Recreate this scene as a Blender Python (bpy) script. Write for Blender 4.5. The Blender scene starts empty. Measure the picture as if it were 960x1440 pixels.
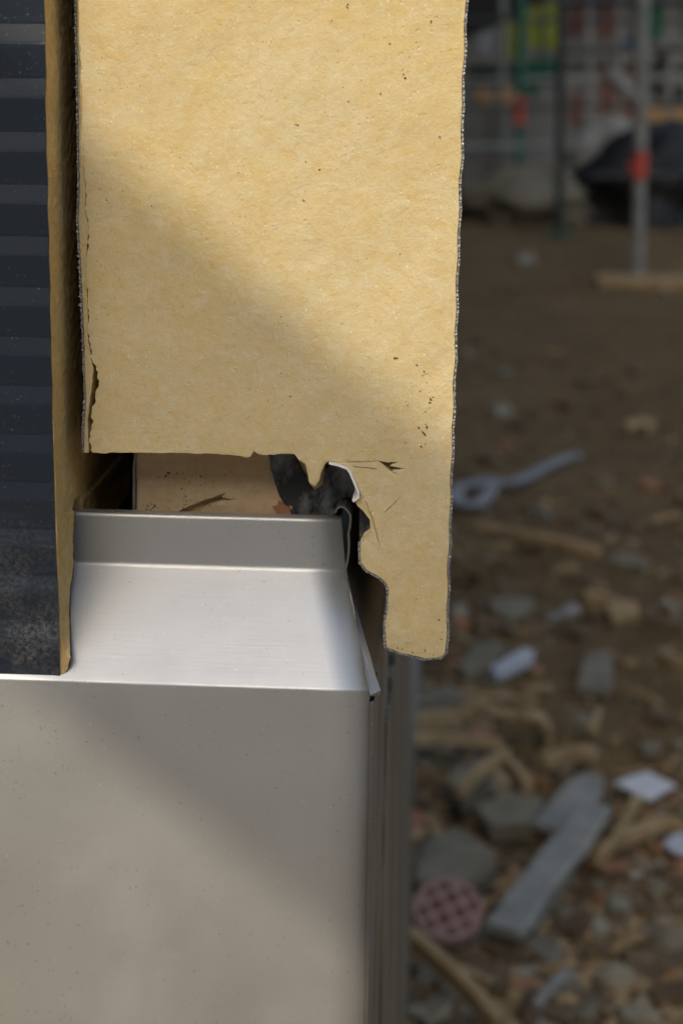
import bpy, bmesh, math, random
from mathutils import Vector, Matrix, noise
from mathutils.geometry import delaunay_2d_cdt
import numpy as np

random.seed(11)
scene = bpy.context.scene
COL = scene.collection

# ------------------------------------------------------------------ camera
F_PX, CX, CY = 2200.0, 480.0, 720.0            # focal length in photo pixels (960 x 1440)
YAW, PITCH, ROLL = math.radians(3.8), math.radians(15.3), math.radians(0.6)
CAM = Vector((0.0, -0.40, 0.75))
fw = Vector((-math.sin(YAW) * math.cos(PITCH), math.cos(YAW) * math.cos(PITCH), -math.sin(PITCH)))
rt = Vector((math.cos(YAW), math.sin(YAW), 0.0))
up = rt.cross(fw)
rt, up = rt * math.cos(ROLL) + up * math.sin(ROLL), up * math.cos(ROLL) - rt * math.sin(ROLL)
cam_data = bpy.data.cameras.new('camera')
cam = bpy.data.objects.new('camera', cam_data)
COL.objects.link(cam)
cam.matrix_world = Matrix(((rt.x, up.x, -fw.x, CAM.x), (rt.y, up.y, -fw.y, CAM.y), (rt.z, up.z, -fw.z, CAM.z), (0, 0, 0, 1)))
cam_data.sensor_fit = 'HORIZONTAL'
cam_data.sensor_width = 24.0
cam_data.lens = F_PX / 960.0 * 24.0
cam_data.clip_start = 0.01
cam_data.clip_end = 2000.0
cam_data.dof.use_dof = True
cam_data.dof.focus_distance = 0.415
cam_data.dof.aperture_fstop = 12.5
scene.camera = cam

# ------------------------------------------------------------------ light
SUN_EL, SUN_AZ = math.radians(44.0), math.radians(16.0)     # azimuth: degrees to the left of straight behind the camera
SUN = Vector((-math.sin(SUN_AZ) * math.cos(SUN_EL), -math.cos(SUN_AZ) * math.cos(SUN_EL), math.sin(SUN_EL)))
world = bpy.data.worlds.new('World')
scene.world = world
world.use_nodes = True
wn = world.node_tree
sky = wn.nodes.new('ShaderNodeTexSky')
sky.sky_type = 'NISHITA'
sky.sun_disc = False
sky.sun_elevation = SUN_EL
sky.sun_rotation = math.atan2(SUN.x, SUN.y)
sky.air_density = 1.6
sky.dust_density = 5.0
sky.ozone_density = 2.2
bg = wn.nodes['Background']
bg.inputs['Strength'].default_value = 0.15
wn.links.new(sky.outputs[0], bg.inputs['Color'])
sun_data = bpy.data.lights.new('sun', 'SUN')
sun_data.energy = 2.0
sun_data.angle = math.radians(0.53)
sun_data.color = (1.0, 0.85, 0.60)
sun = bpy.data.objects.new('sun', sun_data)
COL.objects.link(sun)
sun.rotation_euler = (-SUN).to_track_quat('-Z', 'Y').to_euler()
sun.location = (-3, -6, 6)

scene.render.engine = 'CYCLES'
scene.cycles.use_denoising = True
scene.view_settings.view_transform = 'Standard'
scene.view_settings.look = 'None'
scene.view_settings.gamma = 1.0
scene.view_settings.exposure = 0.10

# ------------------------------------------------------------------ helpers
def ray(u, v):
    return (fw + rt * ((u - CX) / F_PX) + up * (-(v - CY) / F_PX)).normalized()

def hit(u, v, point, normal):
    d = ray(u, v)
    return CAM + d * ((Vector(point) - CAM).dot(normal) / d.dot(normal))

def PY(u, v, y):
    return hit(u, v, (0, y, 0), Vector((0, 1, 0)))

def PZ(u, v, z=0.0):
    return hit(u, v, (0, 0, z), Vector((0, 0, 1)))

def obj(name, me, mat=None, parent=None, smooth=False):
    o = bpy.data.objects.new(name, me)
    COL.objects.link(o)
    if mat is not None and not me.materials:
        me.materials.append(mat)
    if smooth:
        me.polygons.foreach_set('use_smooth', [True] * len(me.polygons))
    if parent is not None:
        o.parent = parent
    return o

def mesh(verts, faces, name='shape'):
    me = bpy.data.meshes.new(name)
    me.from_pydata([tuple(v) for v in verts], [], faces)
    me.update()
    return me

def bm_mesh(bm, name='shape'):
    bmesh.ops.recalc_face_normals(bm, faces=bm.faces)
    me = bpy.data.meshes.new(name)
    bm.to_mesh(me)
    bm.free()
    return me

def thing(name, label, cat, loc=(0, 0, 0), group=None):
    o = bpy.data.objects.new(name, None)
    o.empty_display_size = 0.05
    COL.objects.link(o)
    o['label'] = label
    o['category'] = cat
    if group:
        o['group'] = group
    return o

def tag(o, label=None, cat=None, group=None, kind=None):
    if label: o['label'] = label
    if cat: o['category'] = cat
    if group: o['group'] = group
    if kind: o['kind'] = kind
    return o

def box_bm(bm, lo, hi, mat4=None):
    vs = []
    for x in (lo[0], hi[0]):
        for y in (lo[1], hi[1]):
            for z in (lo[2], hi[2]):
                p = Vector((x, y, z))
                vs.append(bm.verts.new(mat4 @ p if mat4 else p))
    for f in ((0, 1, 3, 2), (4, 6, 7, 5), (0, 4, 5, 1), (2, 3, 7, 6), (0, 2, 6, 4), (1, 5, 7, 3)):
        bm.faces.new([vs[i] for i in f])
    return vs

def box(lo, hi, bevel=0.0, mat4=None):
    bm = bmesh.new()
    box_bm(bm, lo, hi, mat4)
    if bevel:
        bmesh.ops.bevel(bm, geom=bm.edges[:], offset=bevel, segments=2, affect='EDGES', profile=0.6)
    return bm_mesh(bm)

def tube_bm(bm, a, b, r, n=16, r2=None):
    a, b = Vector(a), Vector(b)
    q = (b - a).to_track_quat('Z', 'Y')
    ra = [bm.verts.new(a + q @ Vector((r * math.cos(t), r * math.sin(t), 0))) for t in [2 * math.pi * i / n for i in range(n)]]
    r2 = r if r2 is None else r2
    rb = [bm.verts.new(b + q @ Vector((r2 * math.cos(t), r2 * math.sin(t), 0))) for t in [2 * math.pi * i / n for i in range(n)]]
    for i in range(n):
        bm.faces.new((ra[i], ra[(i + 1) % n], rb[(i + 1) % n], rb[i]))
    bm.faces.new(ra[::-1])
    bm.faces.new(rb)

def tube(a, b, r, n=16):
    bm = bmesh.new()
    tube_bm(bm, a, b, r, n)
    return bm_mesh(bm)

def resample(poly, step, closed=True, jitter=0.0):
    out = []
    n = len(poly)
    for i in range(n if closed else n - 1):
        a, b = Vector(poly[i]), Vector(poly[(i + 1) % n])
        L = (b - a).length
        k = max(1, int(round(L / step)))
        if L > 0.4: k = 1
        nrm = Vector((-(b - a).y, (b - a).x)).normalized() if L > 1e-9 else Vector((0, 0))
        for j in range(k):
            p = a.lerp(b, j / k)
            if jitter and j > 0:
                p = p + nrm * random.uniform(-jitter, jitter)
            out.append(p)
    if not closed:
        out.append(Vector(poly[-1]))
    return out

def inside(px, py, poly):
    c = np.zeros(len(px), bool)
    n = len(poly)
    for i in range(n):
        x1, y1 = poly[i]
        x2, y2 = poly[(i + 1) % n]
        if y1 == y2: continue
        cond = ((y1 > py) != (y2 > py)) & (px < (x2 - x1) * (py - y1) / (y2 - y1) + x1)
        c ^= cond
    return c

def cdt_solid(outline, holes, grid, bounds, mapf, depth, disp, hole_depth=(0.006,), hole_floor=True):
    """A slab whose front face is a fine relief: outline and holes in 2-D (metres); mapf(a, b, d) gives the 3-D point
    d metres behind the front; disp(a, b) is the outward relief."""
    loops = [outline] + holes
    pts, edges = [], []
    for lp in loops:
        s = len(pts)
        pts += [Vector((p[0], p[1])) for p in lp]
        edges += [(s + i, s + (i + 1) % len(lp)) for i in range(len(lp))]
    nb = len(pts)
    a0, a1, b0, b1 = bounds
    ga, gb = np.meshgrid(np.arange(a0, a1, grid), np.arange(b0, b1, grid * 0.87))
    ga[1::2] += grid * 0.5
    rs = np.random.RandomState(3)
    ga = (ga + rs.uniform(-.2, .2, ga.shape) * grid).ravel()
    gb = (gb + rs.uniform(-.2, .2, gb.shape) * grid).ravel()
    ok = inside(ga, gb, [(p[0], p[1]) for p in outline])
    for h in holes:
        ok &= ~inside(ga, gb, [(p[0], p[1]) for p in h])
    ga, gb = ga[ok], gb[ok]
    bp = np.array([(p.x, p.y) for p in pts])
    keep = np.ones(len(ga), bool)
    for k in range(0, len(ga), 4000):
        d2 = ((ga[k:k + 4000, None] - bp[None, :, 0]) ** 2 + (gb[k:k + 4000, None] - bp[None, :, 1]) ** 2).min(1)
        keep[k:k + 4000] = d2 > (grid * 0.45) ** 2
    pts += [Vector((float(a), float(b))) for a, b in zip(ga[keep], gb[keep])]
    V, E, Fc, ov, oe, of = delaunay_2d_cdt(pts, edges, [], 0, 1e-7)
    cx = np.array([sum(V[i].x for i in f) / len(f) for f in Fc])
    cy = np.array([sum(V[i].y for i in f) / len(f) for f in Fc])
    ok = inside(cx, cy, [(p[0], p[1]) for p in outline])
    for h in holes:
        ok &= ~inside(cx, cy, [(p[0], p[1]) for p in h])
    Fc = [f for f, k in zip(Fc, ok) if k]
    ec = {}
    for f in Fc:
        for i in range(len(f)):
            e = (f[i], f[(i + 1) % len(f)])
            ec.setdefault((min(e), max(e)), []).append(e)
    bound = [v[0] for v in ec.values() if len(v) == 1]
    bset = set(i for e in bound for i in e)
    hset = set(); hdep = {}
    for hi_, h in enumerate(holes):
        hd = hole_depth[min(hi_, len(hole_depth) - 1)]
        hp = np.array([(p[0], p[1]) for p in h])
        for i in bset:
            if ((hp[:, 0] - V[i].x) ** 2 + (hp[:, 1] - V[i].y) ** 2).min() < 1e-11:
                hset.add(i); hdep[i] = hd
    verts = [mapf(p.x, p.y, -disp(p.x, p.y) * (0.35 if i in bset else 1.0)) for i, p in enumerate(V)]
    faces = [tuple(f) for f in Fc]
    back, mid = {}, {}
    for i in bset:
        if i in hset:
            back[i] = len(verts); verts.append(mapf(V[i].x, V[i].y, hdep[i]))
        else:
            mid[i] = len(verts); verts.append(mapf(V[i].x, V[i].y, 0.004))
            back[i] = len(verts); verts.append(mapf(V[i].x, V[i].y, depth))
    for a, b in bound:
        if a in hset or b in hset:
            faces.append((a, back[a], back[b], b))
        else:
            faces.append((a, mid[a], mid[b], b))
            faces.append((mid[a], back[a], back[b], mid[b]))
    if hole_floor and hset:
        nv = len(verts)
        for hi_, h in enumerate(holes):
            s = len(verts)
            verts += [mapf(p[0], p[1], hole_depth[min(hi_, len(hole_depth) - 1)]) for p in h]
            faces.append(tuple(range(s, s + len(h))))
    me = mesh(verts, faces)
    bm = bmesh.new(); bm.from_mesh(me)
    bmesh.ops.recalc_face_normals(bm, faces=bm.faces)
    bm.to_mesh(me); bm.free()
    return me

def extrude_poly(poly3, vec, bevel=0.0):
    """poly3: list of 3-D points of a planar outline; vec: thickness vector."""
    bm = bmesh.new()
    a = [bm.verts.new(Vector(p)) for p in poly3]
    b = [bm.verts.new(Vector(p) + Vector(vec)) for p in poly3]
    n = len(a)
    bm.faces.new(a)
    bm.faces.new(b[::-1])
    for i in range(n):
        bm.faces.new((a[i], b[i], b[(i + 1) % n], a[(i + 1) % n]))
    bmesh.ops.recalc_face_normals(bm, faces=bm.faces)
    if bevel:
        bmesh.ops.bevel(bm, geom=bm.edges[:], offset=bevel, segments=2, affect='EDGES', profile=0.6)
    return bm_mesh(bm)

# ------------------------------------------------------------------ materials
def mat(name, base=(.5, .5, .5), rough=.6, metal=0.0):
    m = bpy.data.materials.new(name)
    m.use_nodes = True
    b = m.node_tree.nodes['Principled BSDF']
    b.inputs['Base Color'].default_value = (*base, 1)
    b.inputs['Roughness'].default_value = rough
    b.inputs['Metallic'].default_value = metal
    return m

class NT:
    def __init__(s, m):
        s.m = m; s.t = m.node_tree; s.b = s.t.nodes['Principled BSDF']
        s.co = s.t.nodes.new('ShaderNodeTexCoord').outputs['Object']
    def n(s, k, **kw):
        d = s.t.nodes.new(k)
        for a, v in kw.items(): setattr(d, a, v)
        return d
    def l(s, a, b): s.t.links.new(a, b)
    def map(s, scale=(1, 1, 1), rot=(0, 0, 0), loc=(0, 0, 0)):
        d = s.n('ShaderNodeMapping')
        d.inputs['Scale'].default_value = scale; d.inputs['Rotation'].default_value = rot; d.inputs['Location'].default_value = loc
        s.l(s.co, d.inputs['Vector']); return d.outputs[0]
    def noise(s, scale, detail=4, rough=.55, vec=None, dist=0.0):
        d = s.n('ShaderNodeTexNoise')
        d.inputs['Scale'].default_value = scale; d.inputs['Detail'].default_value = detail
        d.inputs['Roughness'].default_value = rough; d.inputs['Distortion'].default_value = dist
        s.l(vec if vec is not None else s.co, d.inputs['Vector']); return d.outputs['Fac']
    def voro(s, scale, feature='F1', vec=None, out='Distance'):
        d = s.n('ShaderNodeTexVoronoi', feature=feature)
        d.inputs['Scale'].default_value = scale
        s.l(vec if vec is not None else s.co, d.inputs['Vector']); return d.outputs[out]
    def ramp(s, fac, stops):
        d = s.n('ShaderNodeValToRGB')
        e = d.color_ramp.elements
        while len(e) < len(stops): e.new(0.5)
        for k, (p, c) in enumerate(stops):
            e[k].position = p
            e[k].color = (*c, 1) if isinstance(c, tuple) else (c, c, c, 1)
        s.l(fac, d.inputs['Fac']); return d.outputs['Color']
    def mix(s, fac, a, b, mode='MIX'):
        d = s.n('ShaderNodeMix', data_type='RGBA', blend_type=mode)
        for i, v in ((0, fac), (6, a), (7, b)):
            if isinstance(v, (int, float)): d.inputs[i].default_value = v
            elif isinstance(v, tuple): d.inputs[i].default_value = (*v, 1)
            else: s.l(v, d.inputs[i])
        return d.outputs[2]
    def math(s, op, a, b=0.0):
        d = s.n('ShaderNodeMath', operation=op)
        for i, v in ((0, a), (1, b)):
            if isinstance(v, (int, float)): d.inputs[i].default_value = v
            else: s.l(v, d.inputs[i])
        return d.outputs[0]
    def bump(s, h, strength, dist, prev=None):
        d = s.n('ShaderNodeBump')
        d.inputs['Strength'].default_value = strength; d.inputs['Distance'].default_value = dist
        s.l(h, d.inputs['Height'])
        if prev is not None: s.l(prev, d.inputs['Normal'])
        return d.outputs[0]
    def color(s, c): s.l(c, s.b.inputs['Base Color'])
    def rough(s, c): s.l(c, s.b.inputs['Roughness'])
    def normal(s, c): s.l(c, s.b.inputs['Normal'])

def foam_material(name, pale, deep, orange, relief=1.0):
    m = mat(name, pale, .88)
    t = NT(m)
    big = t.noise(28, 4, .6)
    med = t.noise(130, 5, .65)
    fine = t.noise(900, 4, .6)
    c = t.mix(t.ramp(big, [(.38, 0.0), (.66, 1.0)]), pale, deep)
    c = t.mix(t.ramp(med, [(.48, 0.0), (.80, .55)]), c, orange)
    c = t.mix(t.ramp(t.noise(11, 3, .55), [(.46, 0.0), (.66, .8)]), c, deep)
    c = t.mix(t.ramp(t.noise(260, 5, .7, t.map((1, 1, 1.3), (0, .6, 0), (.2, .5, .9))), [(.46, 0.0), (.72, .6)]), c, orange)
    c = t.mix(t.ramp(t.noise(190, 5, .7, t.map((1, 1, 1.3), (0, .6, 0), (1.3, .1, .4))), [(.50, 0.0), (.74, .65)]), c, tuple(min(.9, x * k) for x, k in zip(pale, (1.07, 1.13, 1.3))))
    c = t.mix(t.ramp(fine, [(.28, .22), (.42, 0.0)]), c, tuple(x * .7 for x in orange))
    c = t.mix(t.ramp(t.noise(1500, 2, .5), [(.66, 0.0), (.76, .8)]), c, tuple(min(.95, x * 1.4) for x in pale))
    t.color(c)
    n1 = t.bump(t.noise(150, 3, .6), .07 * relief, .0014)
    grain = t.ramp(t.voro(1500, 'SMOOTH_F1'), [(.0, 1.0), (.55, 0.0)])
    n2 = t.bump(grain, .24 * relief, .00024, n1)
    pit = t.ramp(t.math('ADD', t.voro(420), t.math('MULTIPLY', t.noise(60, 2, .5), .55)), [(.22, 0.0), (.42, 1.0)])
    n3 = t.bump(pit, .34 * relief, .0005, n2)
    c = t.mix(t.ramp(t.noise(1150, 2, .5, t.map((1, 1, 1), (0, 0, 0), (.7, .3, .1))), [(.25, .5), (.30, 0.0)]), c, tuple(x * .45 for x in orange))
    t.color(c)
    t.normal(n3)
    t.b.inputs['Subsurface Weight'].default_value = 0.0
    t.b.inputs['Specular IOR Level'].default_value = .25
    return m

M = {}
M['foam'] = foam_material('foam', (.69, .60, .38), (.68, .55, .285), (.65, .465, .18))
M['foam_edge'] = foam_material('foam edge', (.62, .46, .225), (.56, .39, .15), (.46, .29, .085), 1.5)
M['foam_pale'] = foam_material('pale foam', (.62, .49, .32), (.56, .42, .26), (.50, .34, .18), .35)

def metal_material(name, base, rough, brush=True, dust=.08):
    m = mat(name, base, rough, 1.0)
    t = NT(m)
    big = t.noise(14, 3, .5)
    c = t.mix(big, tuple(x * .92 for x in base), tuple(min(1, x * 1.06) for x in base))
    speck = t.ramp(t.math('ADD', t.noise(900, 2, .5), t.math('MULTIPLY', t.noise(30, 3, .6), .22)), [(.79, 0.0), (.88, 1.0)])
    smear = t.ramp(t.noise(22, 5, .6), [(.35, 0.0), (.75, 1.0)])
    c = t.mix(t.math('MULTIPLY', speck, .38), c, (.20, .19, .18))
    lt = t.ramp(t.noise(1100, 1, .5, t.map((1, 1, 1), (0, 0, 0), (3, 1, 2))), [(.72, 0.0), (.78, 1.0)])
    c = t.mix(t.math('MULTIPLY', lt, .6), c, (.85, .84, .82))
    t.color(c)
    mt = t.math('SUBTRACT', .82, t.math('MULTIPLY', smear, dust))
    t.l(mt, t.b.inputs['Metallic'])
    gr = t.noise(60, 4, .6, t.map((1, 1, 26)))
    smudge = t.ramp(t.noise(26, 4, .6, t.map((1, 1, .6), (0, .3, 0), (.3, .1, .7))), [(.46, 0.0), (.66, 1.0)])
    t.rough(t.math('ADD', t.math('ADD', rough - .07, t.math('MULTIPLY', gr, .12)), t.math('MULTIPLY', smudge, .10)))
    n = t.bump(t.noise(240, 3, .55, t.map((.25, 1, 8))), .12, .0002)
    n = t.bump(t.noise(9, 3, .5), .22, .003, n)
    scr = t.ramp(t.noise(90, 2, .5, t.map((.12, 1, 9), (0, .35, 0))), [(.70, 0.0), (.73, 1.0)])
    n = t.bump(scr, .04, .0002, n)
    t.normal(n)
    return m

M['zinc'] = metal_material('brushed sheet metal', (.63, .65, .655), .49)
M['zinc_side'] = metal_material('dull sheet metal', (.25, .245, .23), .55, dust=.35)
M['zinc_mid'] = metal_material('dull bluish sheet metal', (.42, .43, .45), .5)
M['cut_metal'] = mat('sawn steel', (.4, .4, .4), .6, .5)
_t = NT(M['cut_metal'])
_t.color(_t.ramp(_t.noise(2400, 3, .6), [(.34, (.12, .12, .12)), (.62, (.42, .415, .40))]))
M['glint_edge'] = mat('steel edge with painted glint', (.92, .92, .90), .4, 0.1)  # reflection on the cut edge put into a near-white colour

m = mat('dark blue-grey coated sheet', (.032, .038, .047), .34)
t = NT(m)
dust = t.ramp(t.math('ADD', t.noise(1300, 2, .5), t.math('MULTIPLY', t.noise(55, 3, .6), .25)), [(.80, 0.0), (.90, 1.0)])
patch = t.ramp(t.noise(36, 5, .7, t.map((1, 1, 1), (0, 0, 0), (.4, .2, .93))), [(.40, 0.0), (.60, 1.0)])
fine = t.ramp(t.noise(800, 5, .8), [(.40, 0.0), (.68, 1.0)])
sep = t.n('ShaderNodeSeparateXYZ'); t.l(t.co, sep.inputs[0])
# wiped dust smears lie on the bottom hand's breadth of the sheet
low = t.n('ShaderNodeMapRange'); t.l(sep.outputs[2], low.inputs[0])
DUST_LOW = low
low.inputs[3].default_value = 1.0; low.inputs[4].default_value = 0.0
d2 = t.math('MULTIPLY', t.math('MULTIPLY', patch, fine), low.outputs[0])
d = t.math('MAXIMUM', t.math('MULTIPLY', dust, .4), t.math('MULTIPLY', d2, .85))
t.color(t.mix(d, (.017, .027, .043), (.30, .30, .29)))
t.rough(t.math('ADD', .42, t.math('MULTIPLY', d, .4)))
t.normal(t.bump(t.noise(320, 3, .6, t.map((.5, 1, 3))), .10, .0002))
t.b.inputs['Specular IOR Level'].default_value = .5
M['coated'] = m

m = mat('black butyl gasket', (.02, .021, .022), .55)
t = NT(m)
sc = t.ramp(t.noise(160, 5, .7, t.map((1, 1, .5), (0, .5, 0))), [(.46, 0.0), (.66, 1.0)])
t.color(t.mix(sc, (.016, .018, .020), (.20, .22, .23)))
t.rough(t.ramp(sc, [(0, .38), (1, .75)]))
t.normal(t.bump(t.noise(300, 4, .65), .5, .0008))
M['rubber'] = m
M['black_metal'] = mat('black painted steel', (.014, .014, .015), .5)
M['dark_grit'] = mat('dark grit', (.05, .055, .055), .8)
M['dark_brown'] = foam_material('scorched foam', (.30, .17, .08), (.22, .11, .05), (.16, .08, .035), .6)

m = mat('concrete', (.30, .29, .27), .9)
t = NT(m)
t.color(t.ramp(t.noise(14, 6, .65), [(.3, (.20, .195, .185)), (.7, (.33, .32, .30))]))
t.normal(t.bump(t.noise(120, 5, .6), .4, .003))
M['concrete'] = m

def earth_material():
    m = mat('damp trodden earth', (.07, .055, .04), .95)
    t = NT(m)
    a = t.noise(2.2, 6, .62); b = t.noise(17, 6, .68); c = t.noise(75, 4, .6)
    col = t.mix(t.ramp(a, [(.35, 0.0), (.68, 1.0)]), (.145, .095, .042), (.235, .160, .076))
    col = t.mix(t.ramp(b, [(.40, 0.0), (.72, .8)]), col, (.075, .050, .025))
    col = t.mix(t.ramp(c, [(.58, 0.0), (.72, .7)]), col, (.24, .18, .115))
    t.color(col)
    n = t.bump(b, .6, .03)
    n = t.bump(c, .6, .008, n)
    t.normal(n)
    t.b.inputs['Specular IOR Level'].default_value = .2
    return m
M['earth'] = earth_material()

def rough_material(name, a, b, scale=40, rough=.85, stretch=(1, 1, 1), rot=(0, 0, 0), bumpd=.002, spec=.3):
    m = mat(name, a, rough)
    t = NT(m)
    v = t.map(stretch, rot)
    f = t.noise(scale, 5, .62, v)
    t.color(t.ramp(f, [(.32, a), (.68, b)]))
    t.normal(t.bump(f, .5, bumpd))
    t.b.inputs['Specular IOR Level'].default_value = spec
    return m

m = mat('weathered grey plywood', (.2, .18, .14), .9)
t = NT(m)
v = t.map((1, 1, .05))
g1 = t.noise(45, 5, .7, v, .6); g2 = t.noise(220, 3, .6, t.map((1, 1, .04)))
c = t.ramp(g1, [(.38, (.075, .060, .038)), (.5, (.22, .18, .12)), (.62, (.36, .30, .21))])
c = t.mix(t.ramp(g2, [(.44, .6), (.56, 0.0)]), c, (.065, .052, .034))
t.color(c); t.normal(t.bump(g1, .6, .002))
M['ply'] = m
M['wood_tan'] = rough_material('pale split wood', (.27, .18, .085), (.46, .335, .185), 30)
M['wood_grey'] = rough_material('grey weathered board', (.16, .145, .11), (.26, .24, .19), 30)
M['board_pale'] = rough_material('pale grey planed board', (.23, .228, .205), (.35, .345, .315), 30)
M['stone_grey'] = rough_material('grey mortar lump', (.15, .13, .09), (.26, .23, .165), 25)
M['stone_pale'] = rough_material('pale plaster lump', (.24, .21, .15), (.40, .36, .275), 25)
M['stone_brown'] = rough_material('brown clod', (.10, .068, .038), (.19, .132, .078), 30)
M['brick'] = rough_material('orange brick', (.28, .12, .06), (.42, .24, .14), 40)
M['red_plastic'] = rough_material('dusty red plastic', (.17, .065, .055), (.25, .115, .10), 30, .7)
M['red_pale'] = rough_material('dust-caked red plastic', (.32, .19, .165), (.42, .28, .25), 30, .8)
M['white_sheet'] = rough_material('white card', (.60, .61, .64), (.74, .75, .77), 20, .6)
M['pale_blue'] = rough_material('bluish white plastic', (.42, .45, .50), (.56, .58, .62), 20, .55)
M['strap'] = rough_material('grey plastic strap', (.24, .25, .26), (.36, .37, .38), 30, .5)
M['galv'] = rough_material('galvanised tube', (.20, .21, .20), (.34, .35, .34), 12, .5)
M['green_paint'] = rough_material('dull green paint', (.03, .12, .085), (.05, .17, .12), 12, .5)
M['dark_tube'] = rough_material('dark scaffold tube', (.035, .045, .045), (.07, .08, .078), 12, .5)
M['red_paint'] = rough_material('red coupler paint', (.48, .07, .05), (.60, .12, .08), 12, .5)
M['black_sheet'] = rough_material('black tarpaulin', (.012, .012, .012), (.025, .025, .025), 6, .5)
M['white_tarp'] = rough_material('dusty white tarpaulin', (.22, .215, .20), (.32, .31, .29), 5, .7)
M['green_net'] = rough_material('dark green netting', (.012, .075, .042), (.025, .125, .075), 8, .8)
M['lime'] = rough_material('lime yellow sheet', (.22, .27, .03), (.34, .38, .06), 6, .7)
M['wall_grey'] = rough_material('grey render', (.16, .16, .155), (.25, .25, .245), 3, .9)
M['terracotta'] = rough_material('red brown wall panel', (.16, .075, .06), (.23, .115, .095), 5, .9)
M['light_grey'] = rough_material('light grey panel', (.16, .16, .15), (.26, .255, .24), 4, .8)
M['render_light'] = rough_material('pale render', (.30, .30, .29), (.40, .40, .385), 2, .9)
M['orange_tan'] = rough_material('orange tan cap', (.36, .22, .11), (.48, .31, .16), 6, .8)
M['dark_green'] = rough_material('dark green hedge cloth', (.015, .035, .025), (.03, .055, .04), 6, .9)
M['blue'] = rough_material('dark blue sheet', (.03, .06, .13), (.05, .09, .19), 6, .6)

# ------------------------------------------------------------------ ground
def graded(lo, hi, n, c, k):
    a, b = math.asinh((lo - c) / k), math.asinh((hi - c) / k)
    return [c + k * math.sinh(a + (b - a) * i / n) for i in range(n + 1)]
xs = graded(-300, 300, 190, .45, .55)
ys = graded(-120, 900, 300, 1.6, .9)
def ground_z(x, y):
    d = math.hypot(x - .4, y - 1.5)
    a = 1.0 / (1 + (d / 9) ** 2)
    z = noise.noise(Vector((x * 1.1, y * 1.1, 3))) * .018 + noise.noise(Vector((x * 4, y * 4, 7))) * .010
    z += noise.noise(Vector((x * 13, y * 13, 1))) * .006 + noise.noise(Vector((x * 34, y * 34, 9))) * .003
    return z * a
gv = [(x, y, ground_z(x, y)) for y in ys for x in xs]
w = len(xs)
gf = [(j * w + i, j * w + i + 1, (j + 1) * w + i + 1, (j + 1) * w + i) for j in range(len(ys) - 1) for i in range(w - 1)]
g = obj('ground', mesh(gv, gf), M['earth'], smooth=True)
tag(g, kind='structure')

yard = obj('bounce_paving', box((-14, -7.9, -.2), (12, -1.1, .045), .004), rough_material('grey paving', (.24, .245, .245), (.33, .335, .335), 3, .9))  # added unseen paving that bounces neutral sunlight onto the wall
tag(yard, kind='structure')

# ------------------------------------------------------------------ building: key planes
Y_A, Y_B = 0.0, 0.016            # front of the dark panel, cut end of the foam panel
L_WALL, H_WALL = 20.0, 9.5
Y_SILL = -0.0005
Y_UP = 0.027                      # sill upstand

# ---- foam panel whose cut end faces the camera
def B2(u, v):
    p = PY(u, v, Y_B)
    return (p.x, p.z)
tl, tr = B2(112, -120), B2(657, -120)
WAVE = abs(PY(30, 27, 0).z - PY(30, 104, 0).z)
Z_RIDGE = PY(30, 27, 0).z
def outer_x(z):
    """outer edge of the panel at height z, with the shallow ribs of its facing"""
    za, zb = B2(654, 0), B2(630, 800)
    x = zb[0] + (za[0] - zb[0]) * (z - zb[1]) / (za[1] - zb[1])
    x = x if z < za[1] else za[0] + (za[0] - zb[0]) * .3 * min(1, (z - za[1]) / .2)
    ph = ((Z_RIDGE - z) / WAVE) % 1.0
    tri = abs(ph - .5) * 2
    return x + .0004 * (.5 - tri) + noise.noise(Vector((z * 70, 4.2, 0))) * .0003

core_left = [(112, -120), (111, 0), (114, 100), (116, 169), (118, 230), (121, 262), (120, 296), (125.5, 319), (121.5, 360), (122.5, 395),
             (123.5, 440), (125.5, 480), (129.5, 505), (133, 512), (139.5, 535), (134, 560), (129, 580), (130.5, 595), (125.5, 617), (128, 625), (130, 636.5)]
core_bottom = [(145, 637.5), (160, 636), (200, 636), (230, 637), (260, 637), (300, 638), (325, 639.5), (338, 641), (345, 643.5), (352, 642), (357, 634), (363, 638.5),
               (374, 640), (395, 638), (414, 638.5), (420, 647), (429, 652), (432, 664), (435, 679), (443, 684), (449, 675), (452, 662), (457, 652),
               (464, 647.5), (489, 655), (497, 669), (504, 686), (507, 695), (499, 705.5), (503, 712), (509, 717), (520, 731), (520, 747), (511, 753),
               (506.4, 762), (506.9, 790.6), (514.9, 801), (534.8, 812), (543.9, 821.6), (546.4, 832), (545.4, 855), (542.9, 867), (541.4, 885), (542.9, 910),
               (560, 917), (580, 922), (597, 926), (619.6, 924)]
cl = [Vector(B2(*p)) for p in core_left]
cl = cl[:5] + resample(cl[5:], .0008, False, .00038)
outl = [tuple(p) for p in cl] + [B2(*p) for p in core_bottom]
z_b = B2(624, 917)[1]
z_t = B2(654, -110)[1]
zz = np.arange(z_b, z_t, WAVE / 12)
outl += [(outer_x(z) - .0001, z) for z in zz]
outl += [(outer_x(z_t), H_WALL + .3), (B2(112, -120)[0], H_WALL + .3)]
outl_s = resample(outl, .0011, True, .00012)
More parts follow.
